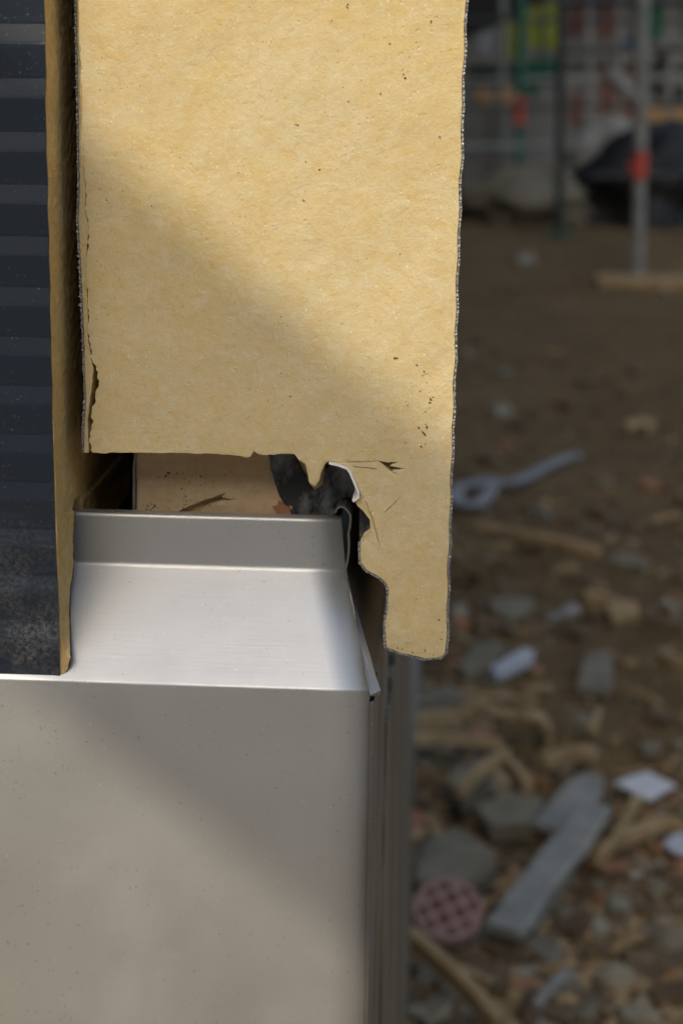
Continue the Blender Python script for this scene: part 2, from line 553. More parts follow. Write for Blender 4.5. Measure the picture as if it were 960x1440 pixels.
# slits and cuts seen in the end face (in photo order)
def px_hole(pts): return [Vector(B2(*p)) for p in pts]
slits = [px_hole([(531, 647.5), (543, 650), (560, 649.5), (553, 652.5), (548, 655), (563, 658), (572, 658.2), (561, 660.5), (551, 662), (560, 668.5), (548, 662.5), (541, 656)]),
         px_hole([(496, 655.8), (508, 656.4), (519, 657.2), (526, 658), (530, 659), (526, 660), (519, 658.6), (508, 657.8), (498, 657)]),
         px_hole([(513.5, 703), (515.6, 707), (519, 717), (523.6, 727), (528, 743), (532.6, 760), (534.5, 770), (531.9, 762), (527, 745), (522.6, 729), (517.6, 716)]),
         px_hole([(541, 718.6), (549, 711.6), (557, 703.6), (563.5, 698.5), (557, 704.9), (549, 713), (541.6, 719.4)]),
         px_hole([(485, 648.8), (510, 649.2), (530, 647.8), (529.5, 648.7), (509, 650.4), (487, 650.1)])]
def relief_b(a, z):
    v = Vector((a, 0, z))
    n1 = noise.noise(v * 45) * .0005 + noise.noise(Vector((a * 150 - z * 130, a * 45 + z * 55, 2))) * .00012 + noise.noise(v * 110) * .00014
    n2 = noise.noise(v * 600) * .00007
    return n1 + n2
panel_b = thing('sandwich_panel', 'thick yellow foam wall panel with its sawn end facing the viewer', 'wall panel')
zlo = B2(600, 930)[1]
obj('foam_core', cdt_solid(outl_s, slits, .00085, (-.09, .05, zlo, z_t + .01),
    lambda a, b, d: Vector((a, Y_B + d, b)), L_WALL, relief_b, (.004, .0007)), M['foam'], panel_b, smooth=False)

# outer facing: ribbed sheet whose sawn edge is burred
def strip_sheet(path, width_fn, depth, y0, burr, push=0.0):
    """path: 2-D points (x, z) along the sheet's sawn edge; thickness to the left of travel; extruded in +y"""
    P = [Vector(p) for p in path]
    vs, fs = [], []
    n = len(P)
    for i, p in enumerate(P):
        tdir = (P[min(i + 1, n - 1)] - P[max(i - 1, 0)])
        nr = Vector((-tdir.y, tdir.x)).normalized()
        th = width_fn(i)
        yy = y0 - random.uniform(0, burr)
        a = p + nr * push
        b = p + nr * (th + push)
        vs += [(a.x, yy, a.y), (b.x, yy - random.uniform(-.3, .3) * burr, b.y), (b.x, y0 + depth, b.y), (a.x, y0 + depth, a.y)]
        if i:
            k = 4 * i
            for q in range(4):
                fs.append((k - 4 + q, k - 4 + (q + 1) % 4, k + (q + 1) % 4, k + q))
    fs += [(0, 1, 2, 3), (4 * n - 1, 4 * n - 2, 4 * n - 3, 4 * n - 4)]
    me = mesh(vs, fs)
    bm = bmesh.new(); bm.from_mesh(me); bmesh.ops.recalc_face_normals(bm, faces=bm.faces); bm.to_mesh(me); bm.free()
    return me
edge = [(outer_x(H_WALL), H_WALL + .3)] + [(outer_x(z) + random.uniform(-.00004, .00012), z) for z in np.arange(z_t, z_b, -.00045)]
lip = [(627, 917), (620, 924.5), (597, 926.5), (580, 922.5), (560, 917.5), (542.5, 910.5), (541, 885), (542.5, 867), (545, 855), (546, 832), (543.5, 822), (534.5, 812.5), (514.5, 801.5), (506.5, 791), (506, 762)]
edge2 = [Vector(B2(*p)) for p in lip]
edge2 = resample(edge2, .00045, False, .00006)
full = [Vector(p) for p in edge] + edge2
m_fac = obj('outer_facing', strip_sheet(full[::-1], lambda i: -random.uniform(.00042, .00066), L_WALL, Y_B + .0001, .0003), M['cut_metal'], panel_b)
m_fac.data.materials.append(M['coated'])
m_fac.data.polygons.foreach_set('material_index', [0 if abs(p.normal.y) > .5 or p.area < 1e-5 else 1 for p in m_fac.data.polygons])
# inner facing strip with a skin of foam, peeling off the core towards the bottom
strip_l = [(104.5, -120), (104.5, 0), (107, 150), (109, 262), (107, 310), (110, 357), (112, 407), (115, 470), (116, 520), (118, 557), (115.5, 595), (115, 637)]
strip_r = [(124, 637), (122.5, 590), (124.5, 570), (128, 545), (131, 520), (128.5, 508), (124, 482), (122.4, 440), (121.4, 395), (120.4, 360), (123.8, 319), (118.5, 296), (119.5, 262), (117, 230), (115, 169), (113, 100), (110.5, 0), (111.3, -120)]
so = [B2(u + 2.4, v) for u, v in strip_l] + [B2(*p) for p in strip_r]
so = so[:1] + so[1:]
so_s = resample(so, .0009, True, .0001)
obj('foam_skin', cdt_solid(so_s, [], .0008, (-.1, -.05, so[11][1], z_t), lambda a, b, d: Vector((a, Y_B + .0006 + d, b)), 3.0, relief_b), M['foam'], panel_b)
il = resample([Vector(B2(*p)) for p in strip_l], .00045, False, .00007)
il = [Vector((il[0].x, H_WALL))] + il
def burr_w(i):
    return -random.uniform(.00030, .00052) - (random.random() < .05) * random.uniform(.0002, .0007)
def flip(ps): return ps[::-1]
inner = strip_sheet(flip([p + Vector((.00045, 0)) for p in il]), lambda i: -burr_w(i), 3.0, Y_B, .0004)
obj('inner_facing', inner, M['cut_metal'], panel_b)

# folded tab at the tongue of the joint, its bright reflection painted white
tab_px = [(463, 648.5), (476, 651.5), (489.5, 656.5), (494, 663), (499, 675), (503.5, 686), (506, 692.5), (505, 699), (500.5, 703), (496.5, 704.5)]
tp = resample([Vector(B2(*p)) for p in tab_px], .0008, False)
obj('folded_tab', strip_sheet(tp, lambda i: -.0006, L_WALL, Y_B - .0012, .0), M['glint_edge'], panel_b)

# scorched plug beside the lip
def B2y(u, v, y):
    p = PY(u, v, y); return Vector((p.x, y, p.z))
plug = [(505, 712), (511, 715), (521, 729), (521, 748), (511, 756), (505, 757)]
obj('burnt_plug', extrude_poly([B2y(u, v, Y_B + .003) for u, v in plug], (0, .03, 0), .0006), M['rubber'], panel_b)

# grit pressed into the foam (dark specks seen in the end face)
specks = [(606, 30, 4), (567, 104, 3), (570, 109, 3), (566, 97, 2), (573, 100, 2), (548, 61, 3), (535, 131, 3), (490, 142, 3), (419, 175, 2.5), (482, 122, 2), (487, 8, 2.4),
          (466, 28, 2.4), (618, 192, 2.6), (430, 227, 2), (449, 238, 2.2), (500, 253, 2), (486, 217, 2), (427, 282, 2.4), (562, 357, 3), (528, 450, 4), (558, 503, 3),
          (586, 513, 3), (596, 522, 3.4), (600, 538, 2.6), (592, 548, 2.6), (606, 562, 4), (603, 566, 3), (598, 579, 3), (588, 572, 2.2), (554, 576, 2), (573, 570, 2), (589, 601, 3),
          (594, 607, 3), (598, 612, 3), (600, 600, 2.4), (592, 628, 3.6), (598, 624, 2), (578, 644, 2), (475, 70, 2), (585, 58, 2), (620, 72, 2), (508, 112, 2), (395, 445, 2),
          (425, 446, 2), (408, 557, 2), (395, 525, 2), (502, 430, 1.8), (503, 366, 2), (516, 363, 1.8), (585, 842, 2.4), (617, 872, 3), (622, 889, 2.6), (609, 921, 3.4), (597, 916, 2.6),
          (571, 904, 2.4), (559, 911, 2.8), (565, 913, 2.4), (580, 917, 2.4), (552, 913, 3), (620, 899, 2.4), (172, 268, 2), (140, 266, 2), (150, 281, 2.2), (213, 289, 1.8), (178, 178, 1.6)]
bm = bmesh.new()
for u, v, s in specks:
    p = B2(u, v)
    for k in range(random.choice((1, 1, 2, 3)) if s > 2.2 else 1):
        r = s / 5.4 * .001 * random.uniform(.3, .55)
        x, z = p[0] + random.gauss(0, .0004) * (k > 0), p[1] + random.gauss(0, .0004) * (k > 0)
        mt = Matrix.Translation((x, Y_B - relief_b(x, z) - .00008, z)) @ Matrix.Rotation(random.uniform(0, 3), 4, 'Y') @ Matrix.Diagonal((r * random.uniform(.6, 1.5), .00025, r * random.uniform(.5, 1), 1))
        bmesh.ops.create_icosphere(bm, subdivisions=1, radius=1.0, matrix=mt)
o = obj('grit', bm_mesh(bm), M['dark_grit'], panel_b)
tag(o, kind='stuff')

# ---- dark ribbed panel on the left, its cut foam edge facing right
panel_a = thing('sandwich_panel', 'dark blue-grey ribbed metal wall panel with yellow foam edge', 'wall panel')
edge_px = [(62, 0), (64, 150), (66, 300), (70, 430), (73, 600), (76, 700), (79, 800), (83, 900), (84.5, 955)]
edge_pts = [PY(u, v, Y_A) for u, v in edge_px]
ez = [p.z for p in edge_pts][::-1]; ex = [p.x for p in edge_pts][::-1]
def a_edge_x(z):
    return float(np.interp(z, ez, ex)) + noise.noise(Vector((z * 60, 1.7, 0))) * .00025
z_a0 = edge_pts[-1].z
X_LEFT = -2.4
prof = []
LF = .46
k = -60
zr = Z_RIDGE
zs = []
for k in range(-680, 40):
    z0 = zr - k * WAVE                    # top of a light (upward-facing) facet: the valley
    zs += [(z0 - .0003, .00010), (z0 - .0010, .0), (z0 - WAVE * LF + .0010, .00062), (z0 - WAVE * LF + .0002, .00072), (z0 - WAVE * LF - .0007, .00068), (z0 - WAVE + .0008, .00016)]
zs = [(z, y) for z, y in zs if z_a0 + .0005 < z < H_WALL]
zs.sort(key=lambda q: q[0])
zs = [(z_a0, zs[0][1])] + zs
vs, fs = [], []
vs2 = []
cols = [X_LEFT, -.3, -.14]
for z, out in zs:
    # facet relief: ridge stands proud of the valley
    yy = Y_A - out + .0006
    row = [(x, yy, z) for x in cols]
    xe = a_edge_x(z) if z < .98 else a_edge_x(.98)
    row += [(xe - .002, yy, z), (xe, yy - random.uniform(0, .00015), z)]
    vs += row
nc = 5
for j in range(len(zs) - 1):
    for i in range(nc - 1):
        fs.append((j * nc + i, j * nc + i + 1, (j + 1) * nc + i + 1, (j + 1) * nc + i))
me = mesh(vs, fs)
o = obj('ribbed_facing', me, M['coated'], panel_a, smooth=False)
sm = o.modifiers.new('sheet', 'SOLIDIFY'); sm.thickness = .0007; sm.offset = -1.0
low.inputs[1].default_value = z_a0 + .0; low.inputs[2].default_value = z_a0 + .055

# foam edge of that panel: outline in (depth, height), x follows the sawn edge
def on_edge(u, v):
    # plane through the sawn edge and the depth direction
    p0, p1 = edge_pts[0], edge_pts[-1]
    dv = (p1 - p0).normalized()
    n = dv.cross(Vector((0, 1, 0))).normalized()
    q = hit(u, v, p0, n)
    return (q.y, q.z)
lip_back = [(106, 716), (105.5, 735), (103.5, 760), (104.5, 790), (103, 812), (100, 830), (99, 860), (100, 900), (101.5, 925), (98, 940), (90, 953)]
lb = [on_edge(*p) for p in lip_back]
z_s = PY(300, 965, Y_SILL).z
z_u0 = PY(300, 797, Y_UP).z
lip_x = []
lb2 = []
for (y, z), (u, v) in zip(lb, lip_back):
    ys_ = Y_SILL + (Y_UP - Y_SILL) * min(1, max(0, (z - z_s) / (z_u0 - z_s))) - .0016
    y2 = max(.0012, min(y, ys_, .0235))
    p = PY(u, v, y2)
    lb2.append((y2, p.z)); lip_x.append(p.x)
lb = lb2
z_up_bottom = PY(200, 727, Y_UP).z - .004
a_out = [(.0009, z_a0 + .0004)] + lb[::-1] + [(.0245, lb[0][1] + .002), (.0325, lb[0][1] + .002), (.0330, z_u0 + .002), (.10, z_u0 + .002), (.10, H_WALL), (.0009, H_WALL)]
a_out_s = resample(a_out, .0012, True, .00012)
lzz = [p[1] for p in lb][::-1]; lyy = [p[0] for p in lb][::-1]; lxx = lip_x[::-1]
def lip_surface(y, z):
    x = a_edge_x(min(z, .98))
    if z < lzz[-1]:
        yl = float(np.interp(z, lzz, lyy)); xl = float(np.interp(z, lzz, lxx))
        x += (max(0, xl - x)) * min(1.0, max(0, y) / max(yl, .001))
    return x
def relief_a(y, z):
    v = Vector((3, y, z))
    return noise.noise(v * 70) * .0004 + noise.noise(v * 380) * .0003 + noise.noise(v * 900) * .00014
obj('foam_core', cdt_solid(a_out_s, [], .0009, (0, .101, z_a0, z_t + .01),
    lambda y, z, d: Vector((lip_surface(y, z) - .0004 - d, y, z)), 2.2, relief_a), M['foam_edge'], panel_a)
# metal skin wrapped round the lip's back, and the rear facing sheet
sk = resample([Vector(p) for p in lb], .0010, False, .00005)
vs, fs = [], []
for i, p in enumerate(sk):
    x1 = lip_surface(p.x, p.y) - .0002
    vs += [(x1, p.x + .0003, p.y), (x1, p.x + .0009, p.y), (X_LEFT, p.x + .0009, p.y), (X_LEFT, p.x + .0003, p.y)]
    if i:
        q = 4 * i
        for r in range(4): fs.append((q - 4 + r, q - 4 + (r + 1) % 4, q + (r + 1) % 4, q + r))
obj('lip_facing', mesh(vs, fs), M['black_metal'], panel_a)
obj('rear_facing', box((X_LEFT, .1003, lb[0][1]), (a_edge_x(.7) - .0002, .1010, H_WALL)), M['black_metal'], panel_a)

# ---- sill flashing: front face, slope, upstand with rolled top, bent from one sheet
z_s = PY(300, 965, Y_SILL).z                       # upper edge of the front face
z_u0 = PY(300, 797, Y_UP).z                        # foot of the upstand
z_u1 = PY(300, 726, Y_UP).z                        # its top
print('sill', z_s, z_u0, z_u1, 'A edge', ex, 'lip', lb, 'wave', WAVE, 'B', B2(105, 0), B2(655, 0), B2(130, 637), B2(627, 917))
sill = thing('sill_flashing', 'silver grey folded sheet metal sill under the dark ribbed panel', 'sill')
def fillet(pts, r, n=6):
    out = [Vector(pts[0])]
    for i in range(1, len(pts) - 1):
        p, a, b = Vector(pts[i]), Vector(pts[i - 1]), Vector(pts[i + 1])
        da, db = (a - p).normalized(), (b - p).normalized()
        ang = da.angle(db)
        rr = r[i] if isinstance(r, (list, tuple)) else r
        d = min(rr / math.tan(ang / 2), (a - p).length * .48, (b - p).length * .48)
        s, e = p + da * d, p + db * d
        for k in range(n + 1):
            q = k / n
            out.append(s.lerp(p, q).lerp(p.lerp(e, q), q))
    out.append(Vector(pts[-1]))
    return out
prof = [(Y_SILL, z_s - .30), (Y_SILL, z_s), (Y_UP, z_u0), (Y_UP, z_u1), (Y_UP + .004, z_u1 + .0004), (Y_UP + .004, z_u1 - .006)]
prof = fillet(prof, [0, .0014, .0024, .0014, .001, 0], 10)
# right end of the sheet: mitred towards the corner; x as function of the profile point
def end_x(y, z):
    if z <= z_s:
        a, b = PY(519, 985, Y_SILL), PY(511, 1440, Y_SILL)
        return a.x + (b.x - a.x) * (a.z - z) / (a.z - b.z)
    if z <= z_u0:
        a, b = PY(523, 972, Y_SILL), PY(486, 799, Y_UP)
        q = (z - z_s) / (z_u0 - z_s)
        return a.x + (b.x - a.x) * q
    a, b = PY(486, 799, Y_UP), PY(479, 727, Y_UP)
    q = min(1, (z - z_u0) / (z_u1 - z_u0))
    return a.x + (b.x - a.x) * q
dense = resample(prof, .0035, False)
vs, fs = [], []
tsheet = .0009
nr_ = []
for i, p in enumerate(dense):
    tv = dense[min(i + 1, len(dense) - 1)] - dense[max(i - 1, 0)]
    nr_.append(Vector((tv.y, -tv.x)).normalized())      # points inwards/back
ts = [0, .5, .75, .84] + [.84 + .16 * (k + 1) / 34 for k in range(34)]
for i, p in enumerate(dense):
    xe = end_x(p.x, p.y)
    for k in ts:
        x = X_LEFT + (xe - X_LEFT) * k
        wob = noise.noise(Vector((x * 18, p.y * 22, 5))) * .0003 + noise.noise(Vector((x * 60, p.y * 60, 8))) * .00005
        edge_k = max(0, 1 - (xe - x) / .006)
        vs.append((x, p.x + wob + .0003 * edge_k ** 2, p.y))
nk = len(ts)
for i in range(len(dense) - 1):
    for k in range(nk - 1):
        fs.append((i * nk + k, i * nk + k + 1, (i + 1) * nk + k + 1, (i + 1) * nk + k))
o = obj('folded_sheet', mesh(vs, fs), M['zinc'], sill, smooth=True)
sm = o.modifiers.new('sheet', 'SOLIDIFY'); sm.thickness = tsheet; sm.offset = 1.0
# find orientation: normals must face the camera
me = o.data
if me.polygons[len(me.polygons) // 3].normal.y > 0:
    me.flip_normals()
    sm.offset = -1.0
else:
    sm.offset = -1.0

# ---- side flashing round the corner: hooked upstand, steep slope, vertical face, running back along the foam panel
side = thing('corner_flashing', 'dull grey side sill running back round the corner beneath the foam panel', 'sill')
def S(u, v, y): return PY(u, v, y)
hook = [(473, 720), (474.5, 715.5), (478.5, 712.5), (484, 714), (489, 719), (491.8, 725), (491.5, 735), (490, 743), (488.5, 750), (489.5, 760), (489, 775), (487, 790), (484.5, 797), (485, 803)]
h3 = [Vector((S(u, v, Y_UP).x, Y_UP - .001, S(u, v, Y_UP).z)) for u, v in hook]
c0, c1 = S(487, 815, Y_UP), S(524, 972, Y_SILL)
slope_pts = [(487, 815), (491, 835), (497, 865), (504, 900), (511, 932), (518, 962), (523, 978)]
s3 = []
for i, (u, v) in enumerate(slope_pts):
    q = i / (len(slope_pts) - 1)
    y = Y_UP * (1 - q) + Y_SILL * q - .001
    p = S(u, v, y)
    s3.append(Vector((p.x, y, p.z)))
front = h3 + s3
def sheet_along_y(front, length, th, name, material, parent, y_end=None):
    vs, fs = [], []
    n = len(front)
    for i, p in enumerate(front):
        a = front[max(i - 1, 0)]; b = front[min(i + 1, n - 1)]
        tx, tz = b.x - a.x, b.z - a.z
        L = math.hypot(tx, tz) or 1
        nx, nz = -tz / L, tx / L       # towards the right/outside when travelling down
        ye = y_end if y_end is not None else p.y + length
        vs += [(p.x, p.y, p.z), (p.x + nx * th, p.y, p.z + nz * th), (p.x + nx * th, ye, p.z + nz * th), (p.x, ye, p.z)]
        if i:
            k = 4 * i
            for q in range(4): fs.append((k - 4 + q, k - 4 + (q + 1) % 4, k + (q + 1) % 4, k + q))
    fs += [(0, 1, 2, 3), (4 * n - 1, 4 * n - 2, 4 * n - 3, 4 * n - 4)]
    me = mesh(vs, fs)
    bm = bmesh.new(); bm.from_mesh(me); bmesh.ops.recalc_face_normals(bm, faces=bm.faces); bm.to_mesh(me); bm.free()
    return obj(name, me, material, parent)
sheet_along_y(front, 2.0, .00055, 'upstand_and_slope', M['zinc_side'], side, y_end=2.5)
# narrow turned flange along the mitre (bluish strip widening downwards)
fl_l = [(487, 812), (497, 862), (508, 912), (517, 955), (520, 979)]
fl_r = [(488.5, 812), (502.5, 862), (516, 908), (528, 950), (534, 971), (533, 977), (526, 980)]
def on_mitre(u, v, off=0.0):
    q = min(1, max(0, (v - 812) / (975 - 812)))
    y = Y_UP * (1 - q) + Y_SILL * q - .0024 + off
    return PY(u, v, y)
poly = [on_mitre(*p) for p in fl_l] + [on_mitre(u, v, .004) for u, v in fl_r[::-1]]
obj('mitre_flange', extrude_poly(poly, (.0, .0006, -.0002), .0002), M['zinc_mid'], side)
# vertical face with a standing seam, running back
xf = end_x(0, z_s - .05) + .0003
bm = bmesh.new()
zt, zbm = S(524, 984, Y_SILL).z, z_s - .30
def xt(z): return end_x(0, z)
prof_xy = [(.0, Y_SILL + .0003), (.0004, Y_SILL + .008), (.0012, .020), (.0003, .022), (.0004, .046), (.0016, .050), (.0018, .056), (.0006, .060), (.0006, .125)]
vs, fs = [], []
zl = [zt - (zt - zbm) * k / 24 for k in range(25)]
for j, z in enumerate(zl):
    for (dx, y) in prof_xy:
        vs.append((xt(z) + .0002 + dx + noise.noise(Vector((y * 60, z * 60, 2))) * .00025, y, z))
n = len(prof_xy)
for j in range(24):
    for i in range(n - 1):
        fs.append((j * n + i, j * n + i + 1, (j + 1) * n + i + 1, (j + 1) * n + i))
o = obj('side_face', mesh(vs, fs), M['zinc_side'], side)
vs, fs = [], []
zl2 = [zt - .0005 - (zt - zbm) * k / 110 for k in range(111)]
for j, z in enumerate(zl2):
    w0 = noise.noise(Vector((z * 140, 3, 1))) * .0005 + noise.noise(Vector((z * 600, 7, 1))) * .0002
    x = xt(z) + .0003
    y1 = .013 + w0 * 2
    vs += [(x - .0002, Y_SILL - .0006 + w0 * .4, z), (x + .0009, Y_SILL + .0004, z), (x + .0013 + w0 * .4, .006, z), (x + .0011, y1, z), (x + .0003, y1 + .0005, z), (x - .0002, Y_SILL + .0006, z)]
    if j:
        q6 = 6 * j
        for r in range(6): fs.append((q6 - 6 + r, q6 - 6 + (r + 1) % 6, q6 + (r + 1) % 6, q6 + r))
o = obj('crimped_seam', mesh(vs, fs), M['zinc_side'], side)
bm = bmesh.new(); bm.from_mesh(o.data); bmesh.ops.recalc_face_normals(bm, faces=bm.faces); bm.to_mesh(o.data); bm.free()
# slope of the side flashing behind the mitre, under the foam lip (top of the side face)
top = PY(545, 835, .03)
# ---- grey plywood sheet standing against the plinth behind the corner
def plane_x(u, v, x): return hit(u, v, (x, 0, 0), Vector((1, 0, 0)))
x0 = max(PY(537, 1000, .10).x, xt(z_s - .05) + .0022)
pn, pf1, pf2 = PY(537, 1000, .10), plane_x(573, 945, x0), plane_x(579, 1440, x0)
print('ply', pn, pf1, pf2)
ply_poly = [(x0, pn.y, pf1.z + .10), (x0, pf1.y, pf1.z + .10), (x0, pf2.y, pf2.z), (x0, pf2.y + .02, .004), (x0, pn.y, .004)]
o = obj('plywood_sheet', extrude_poly(ply_poly, (-.009, 0, 0), .0006), M['ply'])
tag(o, 'weathered grey plywood strip standing behind the sill corner under the foam panel', 'plywood')

# ---- what stands in the slot between panel and sill
y_in = .0345
ins = thing('insulation_strip', 'soiled beige foam strip seen through the slot above the metal sill', 'insulation')
ip = [(192, 760), (190, 700), (189, 650), (192, 600), (470, 600), (470, 760)]
cut = [(192, 764), (192, 700), (192, 640), (193, 600), (470, 600), (470, 764)]
def I2(u, v):
    p = PY(u, v, y_in); return (p.x, p.z)
wedge = [Vector(I2(u, v)) for u, v in [(250, 719), (268, 711), (284, 704), (300, 699), (316, 694), (312, 699), (330, 702), (314, 704), (298, 708), (286, 714), (278, 722), (262, 726)]]
outl_i = resample([I2(*p) for p in cut], .0015, True, .0001)
zlo = I2(300, 762)[1]; zhi = I2(300, 602)[1]
def relief_i(a, z):
    v = Vector((a, 9, z))
    return noise.noise(v * 45) * .0020 + noise.noise(v * 120) * .0006 + noise.noise(v * 300) * .0002
obj('foam', cdt_solid(outl_i, [wedge], .0012, (-.08, .02, zlo, zhi), lambda a, b, d: Vector((a, y_in + d, b)), 3.0, relief_i, (.003,)), M['foam_pale'], ins)
fac = [I2(187.5, 764), I2(187.5, 655), I2(189.5, 640), I2(189.5, 600)]
vs, fs = [], []
fr = [Vector((p[0], y_in - .001, p[1])) for p in fac]
sheet_along_y(fr, 3.0, -.0007, 'facing', M['zinc_side'], ins)
spots = bmesh.new()
for k in range(70):
    u, v = random.gauss(255, 28), random.uniform(660, 716)
    if not 200 < u < 370: continue
    p = I2(u, v); r = random.choice((.0001, .00013, .00017, .00025))
    bmesh.ops.create_icosphere(spots, subdivisions=1, radius=1, matrix=Matrix.Translation((p[0], y_in - relief_i(*p), p[1])) @ Matrix.Diagonal((r * random.uniform(.7, 1.6), .0002, r, 1)))
for k in range(26):
    u, v = random.uniform(194, 218), random.uniform(705, 724)
    p = I2(u, v); r = random.uniform(.0001, .00035)
    bmesh.ops.create_icosphere(spots, subdivisions=1, radius=1, matrix=Matrix.Translation((p[0], y_in - relief_i(*p), p[1])) @ Matrix.Diagonal((r, .0003, r * 1.3, 1)))
o = obj('soil_specks', bm_mesh(spots), M['dark_grit'], ins); tag(o, kind='stuff')

# black butyl gasket, U-shaped in section
y_g = .0335
def G3(u, v): return PY(u, v, y_g)
gk = [(372, 600), (414, 600), (417, 640), (424, 658), (432, 676), (442, 690), (453, 683), (456, 664), (462, 640), (492, 640), (503, 672), (507, 690), (499, 704), (486, 700), (476, 704), (471, 712), (472, 745), (420, 745), (410, 728), (398, 706), (388, 684), (380, 660)]
gp = [(G3(*p).x, G3(*p).z) for p in gk]
gp = resample(gp, .0016, True, .00025)
zz_ = [p.y for p in gp]
def relief_g(a, z):
    v = Vector((a, 4, z)); return noise.noise(v * 90) * .0012 + noise.noise(v * 400) * .0003
o = obj('sealing_gasket', cdt_solid(gp, [], .0011, (min(p.x for p in gp), max(p.x for p in gp), min(zz_), max(zz_)), lambda a, b, d: Vector((a, y_g + d, b)), 2.0, relief_g), M['rubber'], smooth=True)
tag(o, 'black rubber gasket bulging in the slot beneath the foam panel', 'gasket')
# orange foam scrap caught between strip and gasket
bm = bmesh.new()
sc_ = [(383, 713), (390, 711), (391, 705), (395, 709), (396, 702), (401, 711), (406, 713), (409, 722), (411, 732), (392, 732), (388, 720)]
o = obj('foam_scrap', extrude_poly([PY(u, v, .0325) for u, v in sc_], (0, .0008, 0)), M['brick'])
tag(o, 'torn orange scrap beside the black gasket in the slot', 'scrap')

# added post keeps light out of the corner gap, concrete plinth beneath
o = obj('blocker_post', box((B2(100, 600)[0] - .06, .1016, z_u0 - .02), (B2(104, 0)[0] - .0006, .20, H_WALL), .001), M['black_metal'])
tag(o, 'added black post that keeps light out of the gap between the two wall panels', 'post')
bm = bmesh.new()
px1 = xt(z_s - .29) - .004
o = obj('concrete_plinth', box((X_LEFT, .031, -.3), (px1, L_WALL, z_s - .006), .002), M['concrete'])
tag(o, 'grey concrete base wall behind the metal sill', 'plinth')

# ------------------------------------------------------------------ the brace behind the camera that shades the wall
def wall_pt(u, v): return PY(u, v, Y_B)
up_a, up_b = PY(105, 205, Y_B), PY(600, 612, Y_B)            # upper border of the shade on the foam
lo_a, lo_b = PY(70, 985, Y_SILL), PY(505, 1345, Y_SILL)       # lower border on the sill
lo_a = lo_a - SUN * ((lo_a.y - Y_B) / SUN.y); lo_b = lo_b - SUN * ((lo_b.y - Y_B) / SUN.y)
dirn = ((up_b - up_a).normalized() + (lo_b - lo_a).normalized()).normalized()
mid_u, mid_l = (up_a + up_b) / 2, (lo_a + lo_b) / 2
nperp = Vector((0, 1, 0)).cross(dirn).normalized()
if nperp.z < 0: nperp = -nperp
wid = (mid_u - mid_l).dot(nperp)
cen = mid_l + nperp * (wid / 2) + SUN * 1.75
up_len, dn_len = 1.6, (cen.z + .02) / abs(dirn.z)
brace = thing('timber_brace', 'broad timber board raking down from a post behind the viewer', 'brace')
# the board lies parallel to the wall; its border edges run along the sun so the shade keeps its width
q = [cen - dirn * up_len + nperp * wid / 2, cen - dirn * up_len - nperp * wid / 2, cen + dirn * dn_len - nperp * wid / 2, cen + dirn * dn_len + nperp * wid / 2]
obj('board', extrude_poly(q, (0, .006, 0)), M['wood_tan'], brace)
tp_ = cen - dirn * (up_len - .1)
obj('post', box((tp_.x - .05, tp_.y - .105, -.2), (tp_.x + .05, tp_.y - .005, tp_.z + .3), .004), M['wood_tan'], brace)

# added unseen building behind the viewer: blocks low sky, bounces neutral light to metal
opp = thing('sky_blocker_building', 'added unseen light grey building behind the viewer that blocks low sky', 'building')
obj('wall', box((-16, -8.4, -.1), (14, -8.0, 5.0)), M['render_light'], opp)
obj('roof', box((-16.4, -8.9, 5.0), (14.4, -7.6, 5.25)), M['black_sheet'], opp)
wm = box((0, 0, 0), (1.2, .06, 1.4), .01)
for k in range(9):
    o_ = obj('window', wm, M['black_metal'], opp); o_.location = (-14 + k * 3.1, -8.02, 1.6)

# ------------------------------------------------------------------ debris on the ground
def gz(p): return ground_z(p.x, p.y)
def flat_piece(name, label, cat, px, th, material, z=.0, tilt=0.0, group=None, bevel=.0015):
    c = PZ(sum(p[0] for p in px) / len(px), sum(p[1] for p in px) / len(px), z)
    base = gz(c)
    pts = []
    for u, v in px:
        p = PZ(u, v, base + z + th)
        pts.append(p + Vector((0, 0, tilt * (p.x - c.x) + random.uniform(-.001, .001))))
    o = obj(name, extrude_poly(pts, (0, 0, -th), min(bevel, th * .3)), material)
    return tag(o, label, cat, group)

def stick(name, label, cat, a, b, wpx, th, material, za=0.0, zb=0.0, group=None, n=9, bend=.004):
    """a plank or batten lying on the ground between two photo points"""
    pa, pb = PZ(*a, za), PZ(*b, zb)
    pa.z += gz(pa); pb.z += gz(pb)
    dist = ((pa + pb) / 2 - CAM).length
    wd = wpx * dist / F_PX
    d = (pb - pa); L = d.length; d.normalize()
    s = d.cross(Vector((0, 0, 1))).normalized()
    upv = s.cross(d)
    vs, fs = [], []
    for i in range(n + 1):
        q = i / n
        ww = wd / 2 * (1 + random.uniform(-.07, .07))
        c = pa.lerp(pb, q) + s * random.uniform(-.05, .05) * wd + upv * (th * .5 + bend * math.sin(q * 3.1))
        for sx, sz in ((-1, -1), (1, -1), (1, .55), (.8, 1), (-.8, 1), (-1, .55)):
            vs.append(c + s * (ww * sx) + upv * (th / 2 * sz))
        if i:
            k = 6 * i
            for r in range(6): fs.append((k - 6 + r, k - 6 + (r + 1) % 6, k + (r + 1) % 6, k + r))
    fs += [tuple(range(5, -1, -1)), tuple(range(6 * n, 6 * n + 6))]
    o = obj(name, mesh(vs, fs), material)
    return tag(o, label, cat, group)

